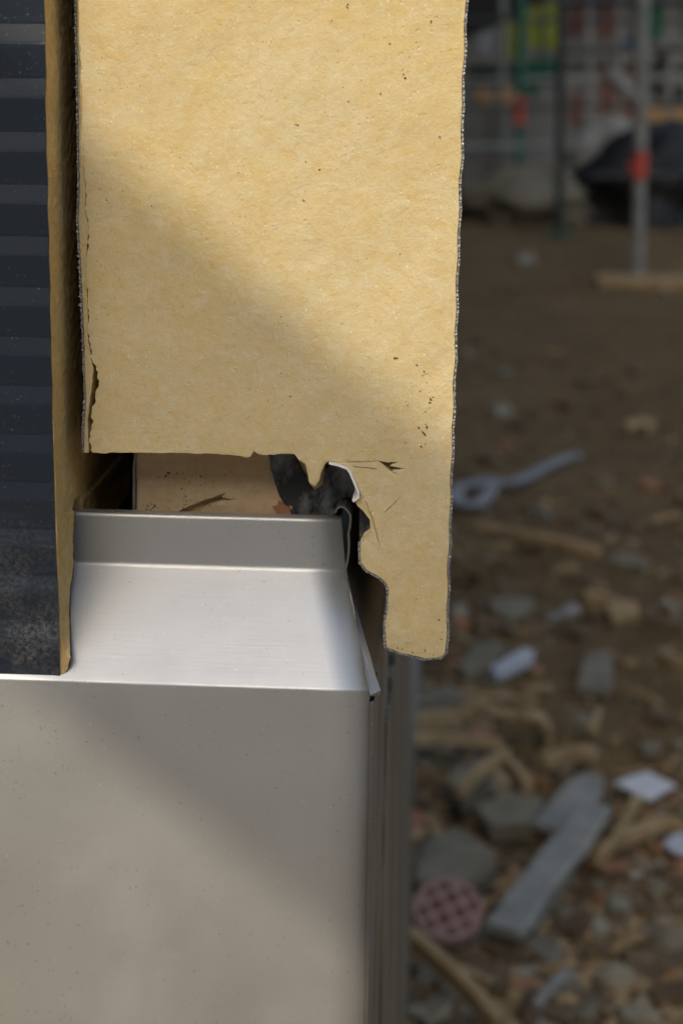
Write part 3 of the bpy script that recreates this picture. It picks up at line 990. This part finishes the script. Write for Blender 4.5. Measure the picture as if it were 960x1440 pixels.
def stone_mesh(seed, rad, sq, sub=2):
    """an angular broken lump: the hull of a few random points, edges slightly worn"""
    bm = bmesh.new()
    for k in range(13):
        d = Vector((random.gauss(0, 1), random.gauss(0, 1), random.gauss(0, 1))).normalized() * random.uniform(.75, 1.1)
        bm.verts.new((d.x, d.y, d.z))
    r_ = bmesh.ops.convex_hull(bm, input=bm.verts[:])
    bmesh.ops.delete(bm, geom=[v for v in bm.verts if not v.link_faces], context='VERTS')
    bmesh.ops.bevel(bm, geom=bm.edges[:], offset=.06, segments=1, affect='EDGES')
    for v in bm.verts:
        v.co = Vector((v.co.x * rad * sq[0], v.co.y * rad * sq[1], v.co.z * rad * sq[2]))
    return bm_mesh(bm)

def stone(name, label, cat, u, v, wpx, hpx, material, group=None, sub=2):
    p = PZ(u, v, 0.0)
    p.z = gz(p)
    dist = (p - CAM).length
    r = wpx / 2 * dist / F_PX * 1.25
    hz = max(.35, min(1.1, hpx / wpx * 1.0))
    o = obj(name, stone_mesh(u + v, r, (1, 1.0, hz), sub), material)
    o.location = p + Vector((0, 0, r * hz * .45))
    o.rotation_euler = (0, 0, random.uniform(0, 6))
    return tag(o, label, cat, group)

# looped strap with a straight tail
def ribbon(path, wd, th):
    vs, fs = [], []
    n = len(path)
    for i, p in enumerate(path):
        tv = (path[min(i + 1, n - 1)] - path[max(i - 1, 0)]).normalized()
        s = tv.cross(Vector((0, 0, 1))).normalized()
        for sx, sz in ((-1, 0), (1, 0), (1, 1), (-1, 1)):
            vs.append(p + s * (wd / 2 * sx) + Vector((0, 0, th * sz)))
        if i:
            k = 4 * i
            for r in range(4): fs.append((k - 4 + r, k - 4 + (r + 1) % 4, k + (r + 1) % 4, k + r))
    fs += [(3, 2, 1, 0), (4 * n - 4, 4 * n - 3, 4 * n - 2, 4 * n - 1)]
    return mesh(vs, fs)
loop_px = [(812, 634), (790, 645), (765, 659), (740, 673), (715, 682), (700, 680), (690, 676), (676, 680), (664, 684), (648, 687), (641, 697), (646, 710), (662, 716), (676, 711), (686, 700), (692, 688), (698, 676)]
path = [PZ(u, v, .012) + Vector((0, 0, gz(PZ(u, v, .012)))) for u, v in loop_px]
sm_path = []
for i in range(len(path) - 1):
    for k in range(3):
        q = k / 3
        p0, p1, p2, p3 = path[max(i - 1, 0)], path[i], path[i + 1], path[min(i + 2, len(path) - 1)]
        sm_path.append(.5 * ((2 * p1) + (p2 - p0) * q + (2 * p0 - 5 * p1 + 4 * p2 - p3) * q * q + (3 * p1 - p0 - 3 * p2 + p3) * q ** 3))
sm_path.append(path[-1])
o = obj('looped_strap', ribbon(sm_path, .024, .006), M['strap'])
tag(o, 'pale grey strap with a loop and a straight tail lying on bare earth', 'strap')

stick('wood_batten', 'tan batten lying alone on bare earth below the looped strap', 'batten', (672, 750), (842, 786), 16, .016, M['wood_tan'])
flat_piece('plaster_flake', 'two-tone pale flake beside the foam lip, left of a thin white strip', 'flake', [(645, 935), (668, 905), (700, 900), (712, 908), (690, 938), (655, 950)], .012, M['stone_grey'], .004)
flat_piece('plastic_strip', 'short bluish white strip pointing up right, near the foam lip', 'strip', [(690, 938), (735, 911), (752, 914), (748, 926), (698, 949)], .012, M['pale_blue'], .012)
flat_piece('fibre_board_piece', 'small grey four-sided board piece on open earth', 'board piece', [(823, 918), (858, 913), (862, 945), (858, 972), (810, 965)], .012, M['wood_grey'], .004)
flat_piece('mortar_flake', 'pale mottled flake below the long tan batten', 'flake', [(688, 845), (715, 836), (750, 842), (752, 860), (715, 868), (692, 860)], .012, M['stone_grey'], .002)
flat_piece('brick_chip', 'peach coloured chip on open earth, right of the mottled flake', 'chip', [(852, 850), (872, 842), (898, 845), (897, 862), (860, 868)], .014, M['wood_tan'], .004)
flat_piece('earthen_chip', 'pale pinkish chip on bare earth above the looped strap', 'chip', [(876, 592), (905, 585), (924, 590), (915, 603), (885, 606)], .014, M['wood_tan'], .0)
stone('stone', 'small pale stone beside the foam lip, above the plaster flake', 'stone', 643, 868, 30, 26, M['stone_pale'])
stone('stone', 'brownish stone half under the foam lip edge', 'stone', 652, 892, 26, 22, M['brick'])
stone('stone', 'dusky round stone between the pale strip and the wood pile', 'stone', 686, 965, 30, 20, M['stone_grey'])
# splintered wood by the plywood
stick('wood_splinter', 'long tan splinter at the top of the pile by the plywood', 'splinter', (565, 1012), (642, 996), 20, .018, M['wood_grey'], .03, .02)
stick('wood_splinter', 'broad ochre splinter beside the plywood, second in the pile', 'splinter', (560, 1034), (640, 1020), 22, .018, M['wood_tan'], .04, .03)
stick('wood_splinter', 'thin straight splinter crossing below the ochre one', 'splinter', (560, 1050), (700, 1050), 13, .012, M['wood_tan'], .05, .02)
stone('stone', 'pale pinkish pebble beside the plywood below the splinters', 'stone', 597, 1066, 30, 28, M['stone_pale'])
flat_piece('foam_crumb', 'grey green lump with ochre rim left of the curled bark', 'lump', [(628, 1100), (640, 1075), (670, 1068), (690, 1082), (680, 1108), (650, 1122)], .02, M['stone_grey'], .02)
stick('bark_strip', 'crooked ochre strip along the rim of the grey green lump', 'bark', (645, 1125), (712, 1068), 12, .014, M['wood_tan'], .05, .05)
stick('bark_strip', 'ochre strip right of the grey green lump', 'bark', (705, 1078), (742, 1115), 16, .014, M['wood_tan'], .04, .04)
# curled bark ring
bm = bmesh.new()
cb = PZ(747, 1062, 0); cb.z += gz(cb)
rb_ = 28 * (cb - CAM).length / F_PX
for k in range(14):
    t0, t1 = -.7 + k * .26, -.7 + (k + 1) * .26
    for (r0, r1) in ((rb_, rb_ * .72),):
        f = [(math.cos(t0), math.sin(t0)), (math.cos(t1), math.sin(t1))]
        v8 = []
        for (cx_, sz_) in f:
            for rr in (r0, r1):
                for yy in (-.012, .012):
                    v8.append(bm.verts.new(cb + Vector((cx_ * rr, yy + k * .001, rb_ + sz_ * rr * 1.05))))
        for q4 in ((0, 1, 5, 4), (2, 6, 7, 3), (0, 4, 6, 2), (1, 3, 7, 5), (0, 2, 3, 1), (4, 5, 7, 6)):
            bm.faces.new([v8[i] for i in q4])
bmesh.ops.remove_doubles(bm, verts=bm.verts, dist=1e-5)
o = obj('curled_bark', bm_mesh(bm), M['wood_tan'])
tag(o, 'brown curled ring of bark standing on edge in the rubble', 'bark')
stick('wood_splinter', 'tan splinter lying right of the curled bark', 'splinter', (762, 1078), (832, 1066), 18, .014, M['wood_tan'], .03, .02)
stone('stone', 'orange lump under the curled bark', 'stone', 757, 1102, 46, 24, M['brick'])
# large flat pieces
flat_piece('board_offcut', 'flat grey board offcut touching the head of the long grey batten', 'board', [(750, 1152), (800, 1095), (824, 1086), (848, 1094), (846, 1118), (790, 1165)], .010, M['board_pale'], .03, .05)
flat_piece('mortar_slab', 'dull grey slab left of the flat board offcut', 'slab', [(668, 1132), (720, 1112), (765, 1125), (748, 1158), (690, 1160)], .02, M['stone_grey'], .02)
stick('grey_batten', 'long grey batten slanting down left to the red disc', 'batten', (706, 1320), (836, 1148), 52, .010, M['board_pale'], .03, .05, bend=.0)
stick('bent_lath', 'lower dark lath along the underside of the long grey batten', 'lath', (742, 1318), (800, 1240), 18, .012, M['wood_grey'], .005, .01)
flat_piece('stone_slab', 'large pale grey flat stone above the red disc', 'slab', [(583, 1215), (602, 1178), (640, 1160), (690, 1192), (700, 1215), (672, 1235), (610, 1242), (584, 1236)], .014, M['stone_grey'], .02, .02, bevel=.004)
flat_piece('white_card', 'bright white diamond-shaped card on the earth at the right', 'card', [(864, 1100), (908, 1083), (950, 1103), (912, 1124)], .004, M['white_sheet'], .03)
flat_piece('white_card', 'bluish white card cut by the right picture border', 'card', [(932, 1188), (948, 1172), (990, 1170), (990, 1200), (950, 1200)], .004, M['pale_blue'], .015)
stick('wood_splinter', 'tan splinter under the white diamond card', 'splinter', (866, 1192), (902, 1128), 15, .012, M['wood_tan'], .01, .02)
stick('wood_splinter', 'long tan splinter lying right of the grey batten', 'splinter', (826, 1222), (942, 1166), 17, .013, M['wood_tan'], .01, .015)
stick('wood_splinter', 'short tan splinter forking from the long one', 'splinter', (836, 1228), (872, 1186), 11, .01, M['wood_tan'], .02, .03)
stick('round_stick', 'straight tan stick leaning out from the plywood foot', 'stick', (572, 1330), (700, 1450), 20, .014, M['wood_tan'], .04, .02)
stone('stone', 'brown orange lump behind the red disc', 'stone', 664, 1250, 54, 38, M['brick'])

# red disc with cross ribs
cd = PZ(629, 1287, .055); cd.z += gz(cd)
rd = 46 * (cd - CAM).length / F_PX
nrm = (CAM - cd).normalized().lerp(Vector((0, 0, 1)), .45).normalized()
qd = nrm.to_track_quat('Z', 'Y').to_matrix().to_4x4()
T = Matrix.Translation(cd) @ qd
disc = thing('ribbed_disc', 'dusty red round disc with raised ribs beside the plywood', 'disc')
bm = bmesh.new(); tube_bm(bm, (0, 0, -.009), (0, 0, 0), rd * .96, 28); bm.transform(T)
obj('plate', bm_mesh(bm), M['red_plastic'], disc)
bm = bmesh.new()
n = 32
for i in range(n):
    a0, a1 = 2 * math.pi * i / n, 2 * math.pi * (i + 1) / n
    q8 = [bm.verts.new((rr * math.cos(a), rr * math.sin(a), zz_)) for a in (a0, a1) for rr in (rd * .86, rd) for zz_ in (-.010, .005)]
    for q4 in ((0, 1, 3, 2), (4, 6, 7, 5), (0, 4, 5, 1), (2, 3, 7, 6), (1, 5, 7, 3), (0, 2, 6, 4)):
        bm.faces.new([q8[j] for j in q4])
bm.transform(T); obj('rim', bm_mesh(bm), M['red_pale'], disc)
ribme = None
for k in range(6):
    o_ = (-.5, 0, .5)[k % 3] * rd
    ln = math.sqrt(max(0, (rd * .86) ** 2 - o_ ** 2))
    bm = bmesh.new(); box_bm(bm, (-ln, o_ - .0022, 0.0003), (ln, o_ + .0022, .0045 + .0004 * (k // 3)), Matrix.Rotation(.5 + math.pi / 2 * (k // 3), 4, 'Z')); bm.transform(T)
    obj('rib', bm_mesh(bm), M['red_pale'], disc)

# larger rubble along the bottom border
rubble = [(770, 1248, 34, 26, 'stone_grey', 'grey stone just right of the grey batten foot'), (846, 1275, 34, 28, 'brick', 'reddish stone in the dark earth right of the grey batten'),
          (754, 1290, 24, 46, 'wood_tan', 'ochre upright chip below the grey batten'), (790, 1300, 40, 30, 'stone_grey', 'grey stone right of the ochre chip'),
          (842, 1320, 44, 26, 'stone_pale', 'pale wedge-shaped stone in the middle of the lower rubble'), (783, 1336, 32, 24, 'stone_grey', 'small grey stone under the row of lower rubble'),
          (828, 1362, 26, 14, 'brick', 'small orange brick chip above the pale block'), (868, 1392, 60, 56, 'stone_pale', 'blocky beige lump in the lower rubble'),
          (942, 1350, 52, 46, 'stone_grey', 'grey lump at the right border above the beige brick'), (900, 1408, 44, 36, 'wood_tan', 'tan stone right of the blocky beige lump'),
          (952, 1408, 44, 60, 'orange_tan', 'orange beige brick piece at the right border'), (735, 1388, 46, 30, 'stone_pale', 'left half of a broken pale shell-like lump'),
          (800, 1400, 60, 30, 'stone_grey', 'long grey lump right of the broken pale lump'), (900, 1432, 50, 30, 'stone_pale', 'pale stone at the lower picture border'),
          (820, 1438, 56, 26, 'stone_grey', 'grey stone cut by the lower picture border'), (720, 1420, 30, 30, 'wood_tan', 'ochre lump above the lower border by the stick'),
          (936, 1300, 22, 18, 'stone_pale', 'small pale pebble right of the reddish stone'), (668, 1330, 60, 34, 'stone_grey', 'grey lump below the red disc'),
          (640, 1375, 40, 26, 'stone_brown', 'brown lump left of the leaning stick'), (610, 1410, 44, 30, 'stone_brown', 'dark brown clod by the plywood foot'),
          (905, 1255, 36, 20, 'stone_brown', 'brown clod above the reddish stone'), (700, 1290, 30, 24, 'stone_brown', 'dark clod between red disc and grey batten')]
for u, v, a, b, mname, lab in rubble:
    stone('rubble_stone', lab, 'stone', u, v, a, b, M[mname], 'larger stones in the rubble', 2)

# gravel, clods and chips too many to count
bm = bmesh.new()
mats = ['stone_brown', 'stone_brown', 'stone_brown', 'stone_grey', 'wood_tan', 'stone_pale', 'brick']
me = bpy.data.meshes.new('gravel')
for k in mats[2:]: me.materials.append(M[k])
V, Fc, MI = [], [], []
iv = [Vector((x, y, z)) for x in (-.8, .8) for y in (-.8, .8) for z in (-.8, .8)]
fi = [(0, 1, 3, 2), (4, 6, 7, 5), (0, 4, 5, 1), (2, 3, 7, 6), (0, 2, 6, 4), (1, 5, 7, 3)]
rnd = random.Random(5)
def put(p, r, mi):
    s = len(V)
    R = Matrix.Rotation(rnd.uniform(0, 6.3), 3, 'Z') @ Matrix.Rotation(rnd.uniform(-.5, .5), 3, 'X')
    sx, sy, sz = rnd.uniform(.6, 1.3), rnd.uniform(.6, 1.3), rnd.uniform(.3, .8)
    if mi == 2 and rnd.random() < .75: sx, sy, sz = rnd.uniform(2.2, 5.5), .5, .35
    for c in iv:
        V.append(p + R @ Vector((c.x * sx * rnd.uniform(.5, 1.25), c.y * sy * rnd.uniform(.5, 1.25), c.z * sz * rnd.uniform(.5, 1.25))) * r)
    for f in fi:
        Fc.append(tuple(s + i for i in f)); MI.append(mi)
cnt = 0
while cnt < 7000:
    v = rnd.triangular(720, 1500, 1420) if rnd.random() < .75 else rnd.uniform(330, 900)
    u = rnd.uniform(520, 1080)
    if v < 880 and rnd.random() < .8: continue
    if v > 900 and u > 700 and rnd.random() < .4: continue
    if 880 < v < 1120 and u > 720 and rnd.random() < .8: continue
    p = PZ(u, v, 0)
    p.z = gz(p)
    r = min(.02, rnd.paretovariate(2.2) * .0035) * (1.0 if v > 900 else 1.5)
    p.z += r * .2
    x = rnd.random()
    near = v > 930
    mi = 0 if x < (.50 if near else .72) else 1 if x < (.62 if near else .80) else 2 if x < .88 else 3 if x < .96 else 4
    put(p, r, mi)
    cnt += 1
me.from_pydata([tuple(v) for v in V], [], Fc)
me.polygons.foreach_set('material_index', MI)
o = bpy.data.objects.new('gravel', me); COL.objects.link(o)
tag(o, 'loose gravel, clods and chips strewn over the brown earth', 'gravel', kind='stuff')

# ------------------------------------------------------------------ site behind: scaffold, sheets, building
def at_dist(u, v, y): return PY(u, v, y)
def scaffold_standard(u_top, u_base, v_base, label, coupler_v, tube_mat, foot=True, r=.0242):
    b = PZ(u_base, v_base, 0)
    tpt = PY(u_top, -60, b.y)
    topz = 4.0
    tx = b.x + (tpt.x - b.x) * (topz / max(.2, tpt.z))
    t_ = thing('scaffold_standard', label, 'scaffold pole', group='scaffold poles')
    sp = PY(0, 140, b.y).z
    obj('tube', tube((b.x, b.y, .02), (tx, b.y, topz), r, 18), tube_mat, t_)
    bm = bmesh.new(); box_bm(bm, (b.x - .075, b.y - .075, .004), (b.x + .075, b.y + .075, .012)); tube_bm(bm, (b.x, b.y, .01), (b.x, b.y, .16), r * .8, 14)
    obj('base_plate', bm_mesh(bm), M['green_paint'], t_)
    if coupler_v is not None:
        cz = PY(u_base, coupler_v, b.y).z
        cxx = b.x + (tx - b.x) * cz / topz
        hh = 18 * (b.y + .4) / F_PX
        bm = bmesh.new(); tube_bm(bm, (cxx, b.y, cz - hh), (cxx, b.y, cz + hh), r * 1.32, 18); tube_bm(bm, (cxx - r * 2.0, b.y - .01, cz), (cxx - r * .9, b.y - .01, cz), r * .35, 8)
        obj('coupler', bm_mesh(bm), M['red_paint'], t_)
    return b
s1 = scaffold_standard(905, 896, 392, 'nearest grey scaffold pole with a red coupler, at the right', 232, M['galv'])
s2 = scaffold_standard(789, 786, 332, 'dark scaffold pole in the middle of the background', None, M['dark_tube'])
s3_ = scaffold_standard(735, 727, 285, 'thin far green scaffold pole with a red coupler', 155, M['green_paint'], r=.03)
def rail(name, label, p, q, r, material):
    o = obj(name, tube(p, q, r, 12), material); return tag(o, label, 'scaffold tube', 'scaffold rails')
rail('scaffold_rail', 'upper horizontal scaffold rail behind the poles', PY(780, 3, 7.4), PY(1080, 2, 7.4), .024, M['dark_tube'])
rail('scaffold_rail', 'thin dark scaffold rail crossing at the middle of the poles', PY(785, 71, 7.5), PY(1080, 66, 7.5), .014, M['dark_tube'])
rail('scaffold_rail', 'low thin rail just above the black tarpaulin heap', PY(830, 247, 6.6), PY(1080, 246, 6.6), .012, M['dark_tube'])
rail('scaffold_rail', 'pale tube slanting down behind the nearest pole', PY(853, 100, 7.2), PY(890, 136, 7.2), .035, M['white_tarp'])
o = obj('sole_board', box((PZ(838, 402).x, PZ(838, 402).y - .08, .0), (PZ(1090, 402).x, PZ(838, 402).y + .10, .038), .004), M['wood_tan'])
tag(o, 'pale sole board under the nearest scaffold pole', 'board')

def mound(name, label, cat, u0, u1, v_base, v_top, material, depth=.9, lean=0.0, seed=1.0, amp=.12, yoff=0.0):
    """a heap draped with sheet: an uneven closed dome on the ground"""
    a, b = PZ(u0, v_base), PZ(u1, v_base)
    c = (a + b) / 2
    h = PY((u0 + u1) / 2, v_top, c.y + depth * .5).z
    rx = (b.x - a.x) / 2
    vs, fs = [], []
    NU, NV = 40, 14
    for j in range(NV + 1):
        t_ = j / NV
        for i in range(NU):
            th = 2 * math.pi * i / NU
            rr = (1 - t_ ** 2.6) ** .5 if t_ < 1 else 0.0
            nn = (noise.noise(Vector((math.cos(th) * 1.5 + seed, math.sin(th) * 1.5, t_ * 2.2))) + .6 * noise.noise(Vector((math.cos(th) * 4 + seed, math.sin(th) * 4, t_ * 5)))) * amp * 2
            rr = rr * (1 + nn)
            vs.append((c.x + rx * rr * math.cos(th) + lean * t_ * rx, c.y + depth * .5 + yoff + depth * .5 * rr * math.sin(th), -.02 + (h + .02) * t_ * (1 + .15 * nn)))
    for j in range(NV):
        for i in range(NU):
            fs.append((j * NU + i, j * NU + (i + 1) % NU, (j + 1) * NU + (i + 1) % NU, (j + 1) * NU + i))
    o = obj(name, mesh(vs, fs), material, smooth=True)
    return tag(o, label, cat)
mound('tarpaulin_heap', 'black tarpaulin covered heap behind the nearest scaffold pole', 'heap', 795, 1010, 322, 172, M['black_sheet'], .9, .45, 1.0, .2)
mound('tarpaulin_heap', 'crumpled dusty white tarpaulin left of the black heap', 'heap', 778, 890, 285, 160, M['white_tarp'], .7, .4, 2.0, .2)
mound('netting_heap', 'dark green netting bundle at the right border behind the pole', 'netting', 905, 1080, 262, 166, M['green_net'], .8, .1, 5.0)
mound('rubble_heap', 'grey rubble heap at the foot of the middle pole', 'heap', 660, 860, 318, 232, M['stone_grey'], 1.0, .0, 7.0, .2)
mound('tarpaulin_heap', 'pale lump of sheeting at the right border beside the nearest pole foot', 'heap', 915, 1040, 318, 272, M['light_grey'], .5, .0, 9.0)
# stacked grey panels with tan caps
for k, (u0, u1, vb, vt, dd, lab, mname) in enumerate([
        (648, 700, 262, 152, 11.2, 'leftmost grey upright panel beside the foam panel', 'light_grey'), (703, 722, 258, 150, 11.0, 'narrow grey upright panel left of the green pole', 'light_grey'),
        (746, 782, 236, 120, 12.0, 'grey upright panel between the green and the dark pole', 'light_grey')]):
    p, q = PY(u0, vt, dd), PY(u1, vt, dd)
    t_ = thing('upright_panel', lab, 'panel', group='grey upright panels')
    obj('panel', box((p.x, dd, 0), (q.x, dd + .12, p.z), .01), M[mname], t_)
for u0, u1, vb, vt, lab in [(668, 692, 152, 124, 'dull tan bundle on top of the leftmost grey panel'), (702, 724, 150, 122, 'orange tan bundle on the narrow grey panel')]:
    p, q = PY(u0, vb, 11.25 if u0 < 700 else 11.05), PY(u1, vt, 11.25 if u0 < 700 else 11.05)
    o = obj('bundle', box((p.x, p.y - .02, p.z), (q.x, p.y + .16, q.z), .03), M['orange_tan'])
    tag(o, lab, 'bundle')
p, q = PY(755, 150, 11.6), PY(776, 112, 11.6)
def hang(name, label, cat, px, y, th, material):
    o = obj(name, extrude_poly([PY(u, v, y) for u, v in px], (0, th, 0), .01), material)
    return tag(o, label, cat)
hang('hanging_sheet', 'narrow lime yellow sheet hung on the far scaffold', 'sheet', [(702, 36), (725, 28), (727, 82), (704, 84)], 13.0, .05, M['lime'])
hang('hanging_sheet', 'large lime yellow sheet hung beside the dark pole', 'sheet', [(738, 14), (764, 2), (784, 6), (785, 70), (742, 66)], 13.2, .05, M['lime'])
hang('hanging_sheet', 'pale blue sheet beside the foam panel in the background', 'sheet', [(672, 50), (696, 40), (697, 76), (674, 78)], 13.1, .05, M['pale_blue'])
hang('hanging_sheet', 'small rust red cloth between the lime yellow sheets', 'cloth', [(728, 36), (740, 34), (740, 50), (729, 52)], 12.8, .04, M['red_paint'])
hang('hanging_sheet', 'dark green sheet below the lime yellow sheets', 'sheet', [(655, 92), (735, 90), (780, 84), (782, 122), (655, 120)], 13.4, .05, M['dark_green'])
hang('dark_awning', 'dark sloping awning at the top beside the foam panel', 'awning', [(640, -30), (800, -30), (768, 0), (722, 22), (690, 38), (640, 60)], 12.2, .3, M['black_sheet'])
hang('blue_sheet', 'small dark blue sheet left of the nearest pole', 'sheet', [(872, 54), (896, 54), (896, 63), (872, 63)], 13.0, .04, M['blue'])

# building at the back
yb = 15.0
bld = thing('site_building', 'grey site building with red brown wall panels behind the scaffold', 'building')
x0b, x1b = PY(560, 0, yb).x - 1.0, PY(1100, 0, yb).x + 3.0
obj('wall', box((x0b, yb, -.1), (x1b, yb + .4, 5.2)), M['wall_grey'], bld)
def bpanel(name, px0, px1, mname, proud, par=bld):
    a, b = PY(px0[0], px0[1], yb), PY(px1[0], px1[1], yb)
    return obj(name, box((a.x, yb - proud, b.z), (b.x, yb + .02, a.z), .01), M[mname], par)
bpanel('wall_panel', (800, -40), (822, 48), 'terracotta', .03)
bpanel('wall_panel', (843, -40), (864, 50), 'terracotta', .03)
bpanel('wall_panel', (838, 98), (896, 180), 'terracotta', .035)
bpanel('wall_panel', (802, 130), (816, 176), 'terracotta', .03)
bpanel('light_panel', (868, -40), (894, 48), 'light_grey', .04)
bpanel('light_panel', (930, 8), (985, 40), 'light_grey', .04)
bpanel('light_panel', (826, 98), (838, 176), 'light_grey', .06)
bpanel('ledge', (790, 74), (1000, 90), 'light_grey', .10)
bpanel('ledge', (900, 148), (1000, 172), 'orange_tan', .06)
for u, v, rr in ((930, 84, 10), (924, 112, 8), (948, 130, 12)):
    w_ = bpanel('window', (u - rr, v - rr), (u + rr, v + rr), 'black_sheet', .12)
bpanel('roof_edge', (560, -60), (1100, -50), 'black_sheet', .6)

# more scaffold members and sheets at the back
for uu, vb, lab in [(706, 268, 'far thin grey pole left of the green pole'), (762, 262, 'far thin grey pole between the green and dark poles'), (826, 262, 'far thin pole right of the dark pole'),
                    (868, 258, 'far thin pole left of the nearest pole'), (940, 262, 'far thin pole at the right border')]:
    scaffold_standard(uu + 2, uu, vb, lab, None, M['galv'] if uu != 762 else M['dark_tube'], r=.022)
for va, vb2, dd, rr, lab in [(28, 26, 10.5, .02, 'far rail at the level of the lime sheets'), (112, 108, 10.5, .022, 'far rail below the dark green sheet'), (150, 147, 10.2, .016, 'far thin rail at the level of the red couplers'),
                             (206, 203, 9.6, .02, 'far low rail in front of the grey panels')]:
    rail('scaffold_rail', lab, PY(640, va, dd), PY(1080, vb2, dd), rr * .8, M['dark_tube'] if va in (28, 150) else M['galv'])
hang('netting_sheet', 'green netting hung at the upper right border', 'netting', [(912, -20), (926, -20), (932, 30), (925, 60), (914, 58)], 9.0, .05, M['green_net'])
hang('netting_sheet', 'dark green netting hung between the green and the dark pole', 'netting', [(744, 84), (782, 82), (780, 104), (760, 112), (750, 140), (740, 132)], 11.4, .05, M['green_net'])
# scattered scraps on the open earth
scr = [('wood_splinter', 'small tan splinter on open earth left of the peach chip', (778, 812), (812, 806), 7, 'wood_tan'), ('wood_splinter', 'thin splinter on the open earth near the right border', (915, 735), (958, 726), 7, 'wood_tan'),
       ('wood_splinter', 'short pale splinter above the tan batten', (742, 722), (772, 731), 7, 'board_pale'), ('wood_splinter', 'grey splinter left of the grey board piece', (770, 880), (798, 870), 9, 'board_pale'),
       ('wood_splinter', 'tan splinter between the bluish strip and the curled bark', (735, 985), (775, 975), 9, 'wood_tan'), ('wood_splinter', 'pale splinter right of the grey board piece', (890, 985), (925, 1000), 8, 'wood_tan'),
       ('wood_splinter', 'upright looking tan splinter left of the white diamond card', (832, 1040), (842, 1010), 8, 'wood_tan'), ('wood_splinter', 'tan splinter crossing the mortar slab', (668, 1150), (742, 1188), 12, 'wood_tan'),
       ('wood_splinter', 'ochre splinter at the lower right rubble', (860, 1345), (905, 1325), 12, 'wood_tan'), ('wood_splinter', 'pale splinter along the bottom rubble', (752, 1425), (800, 1372), 13, 'board_pale')]
for nm, lab, a, b, w_, mm in scr:
    stick(nm, lab, 'splinter', a, b, w_, .008, M[mm], .012, .014)
for px, lab, mm in [([(690, 572), (712, 566), (722, 578), (700, 584)], 'greyish flake on open earth beside the foam panel', 'stone_pale'), ([(700, 520), (716, 516), (722, 522), (706, 527)], 'faint small flake far out on the earth', 'stone_grey'),
                    ([(812, 530), (834, 526), (838, 534), (818, 538)], 'brown flake in the middle of the open earth', 'stone_brown'), ([(726, 360), (748, 354), (752, 366), (730, 370)], 'pale pinkish lump near the middle pole foot', 'stone_pale'),
                    ([(790, 852), (812, 848), (816, 858), (796, 862)], 'bluish grey flake left of the peach chip', 'board_pale'), ([(900, 1045), (925, 1040), (930, 1052), (905, 1056)], 'brown grey flake above the white diamond card', 'stone_grey')]:
    flat_piece('earth_flake', lab, 'flake', px, .010, M[mm], .002)
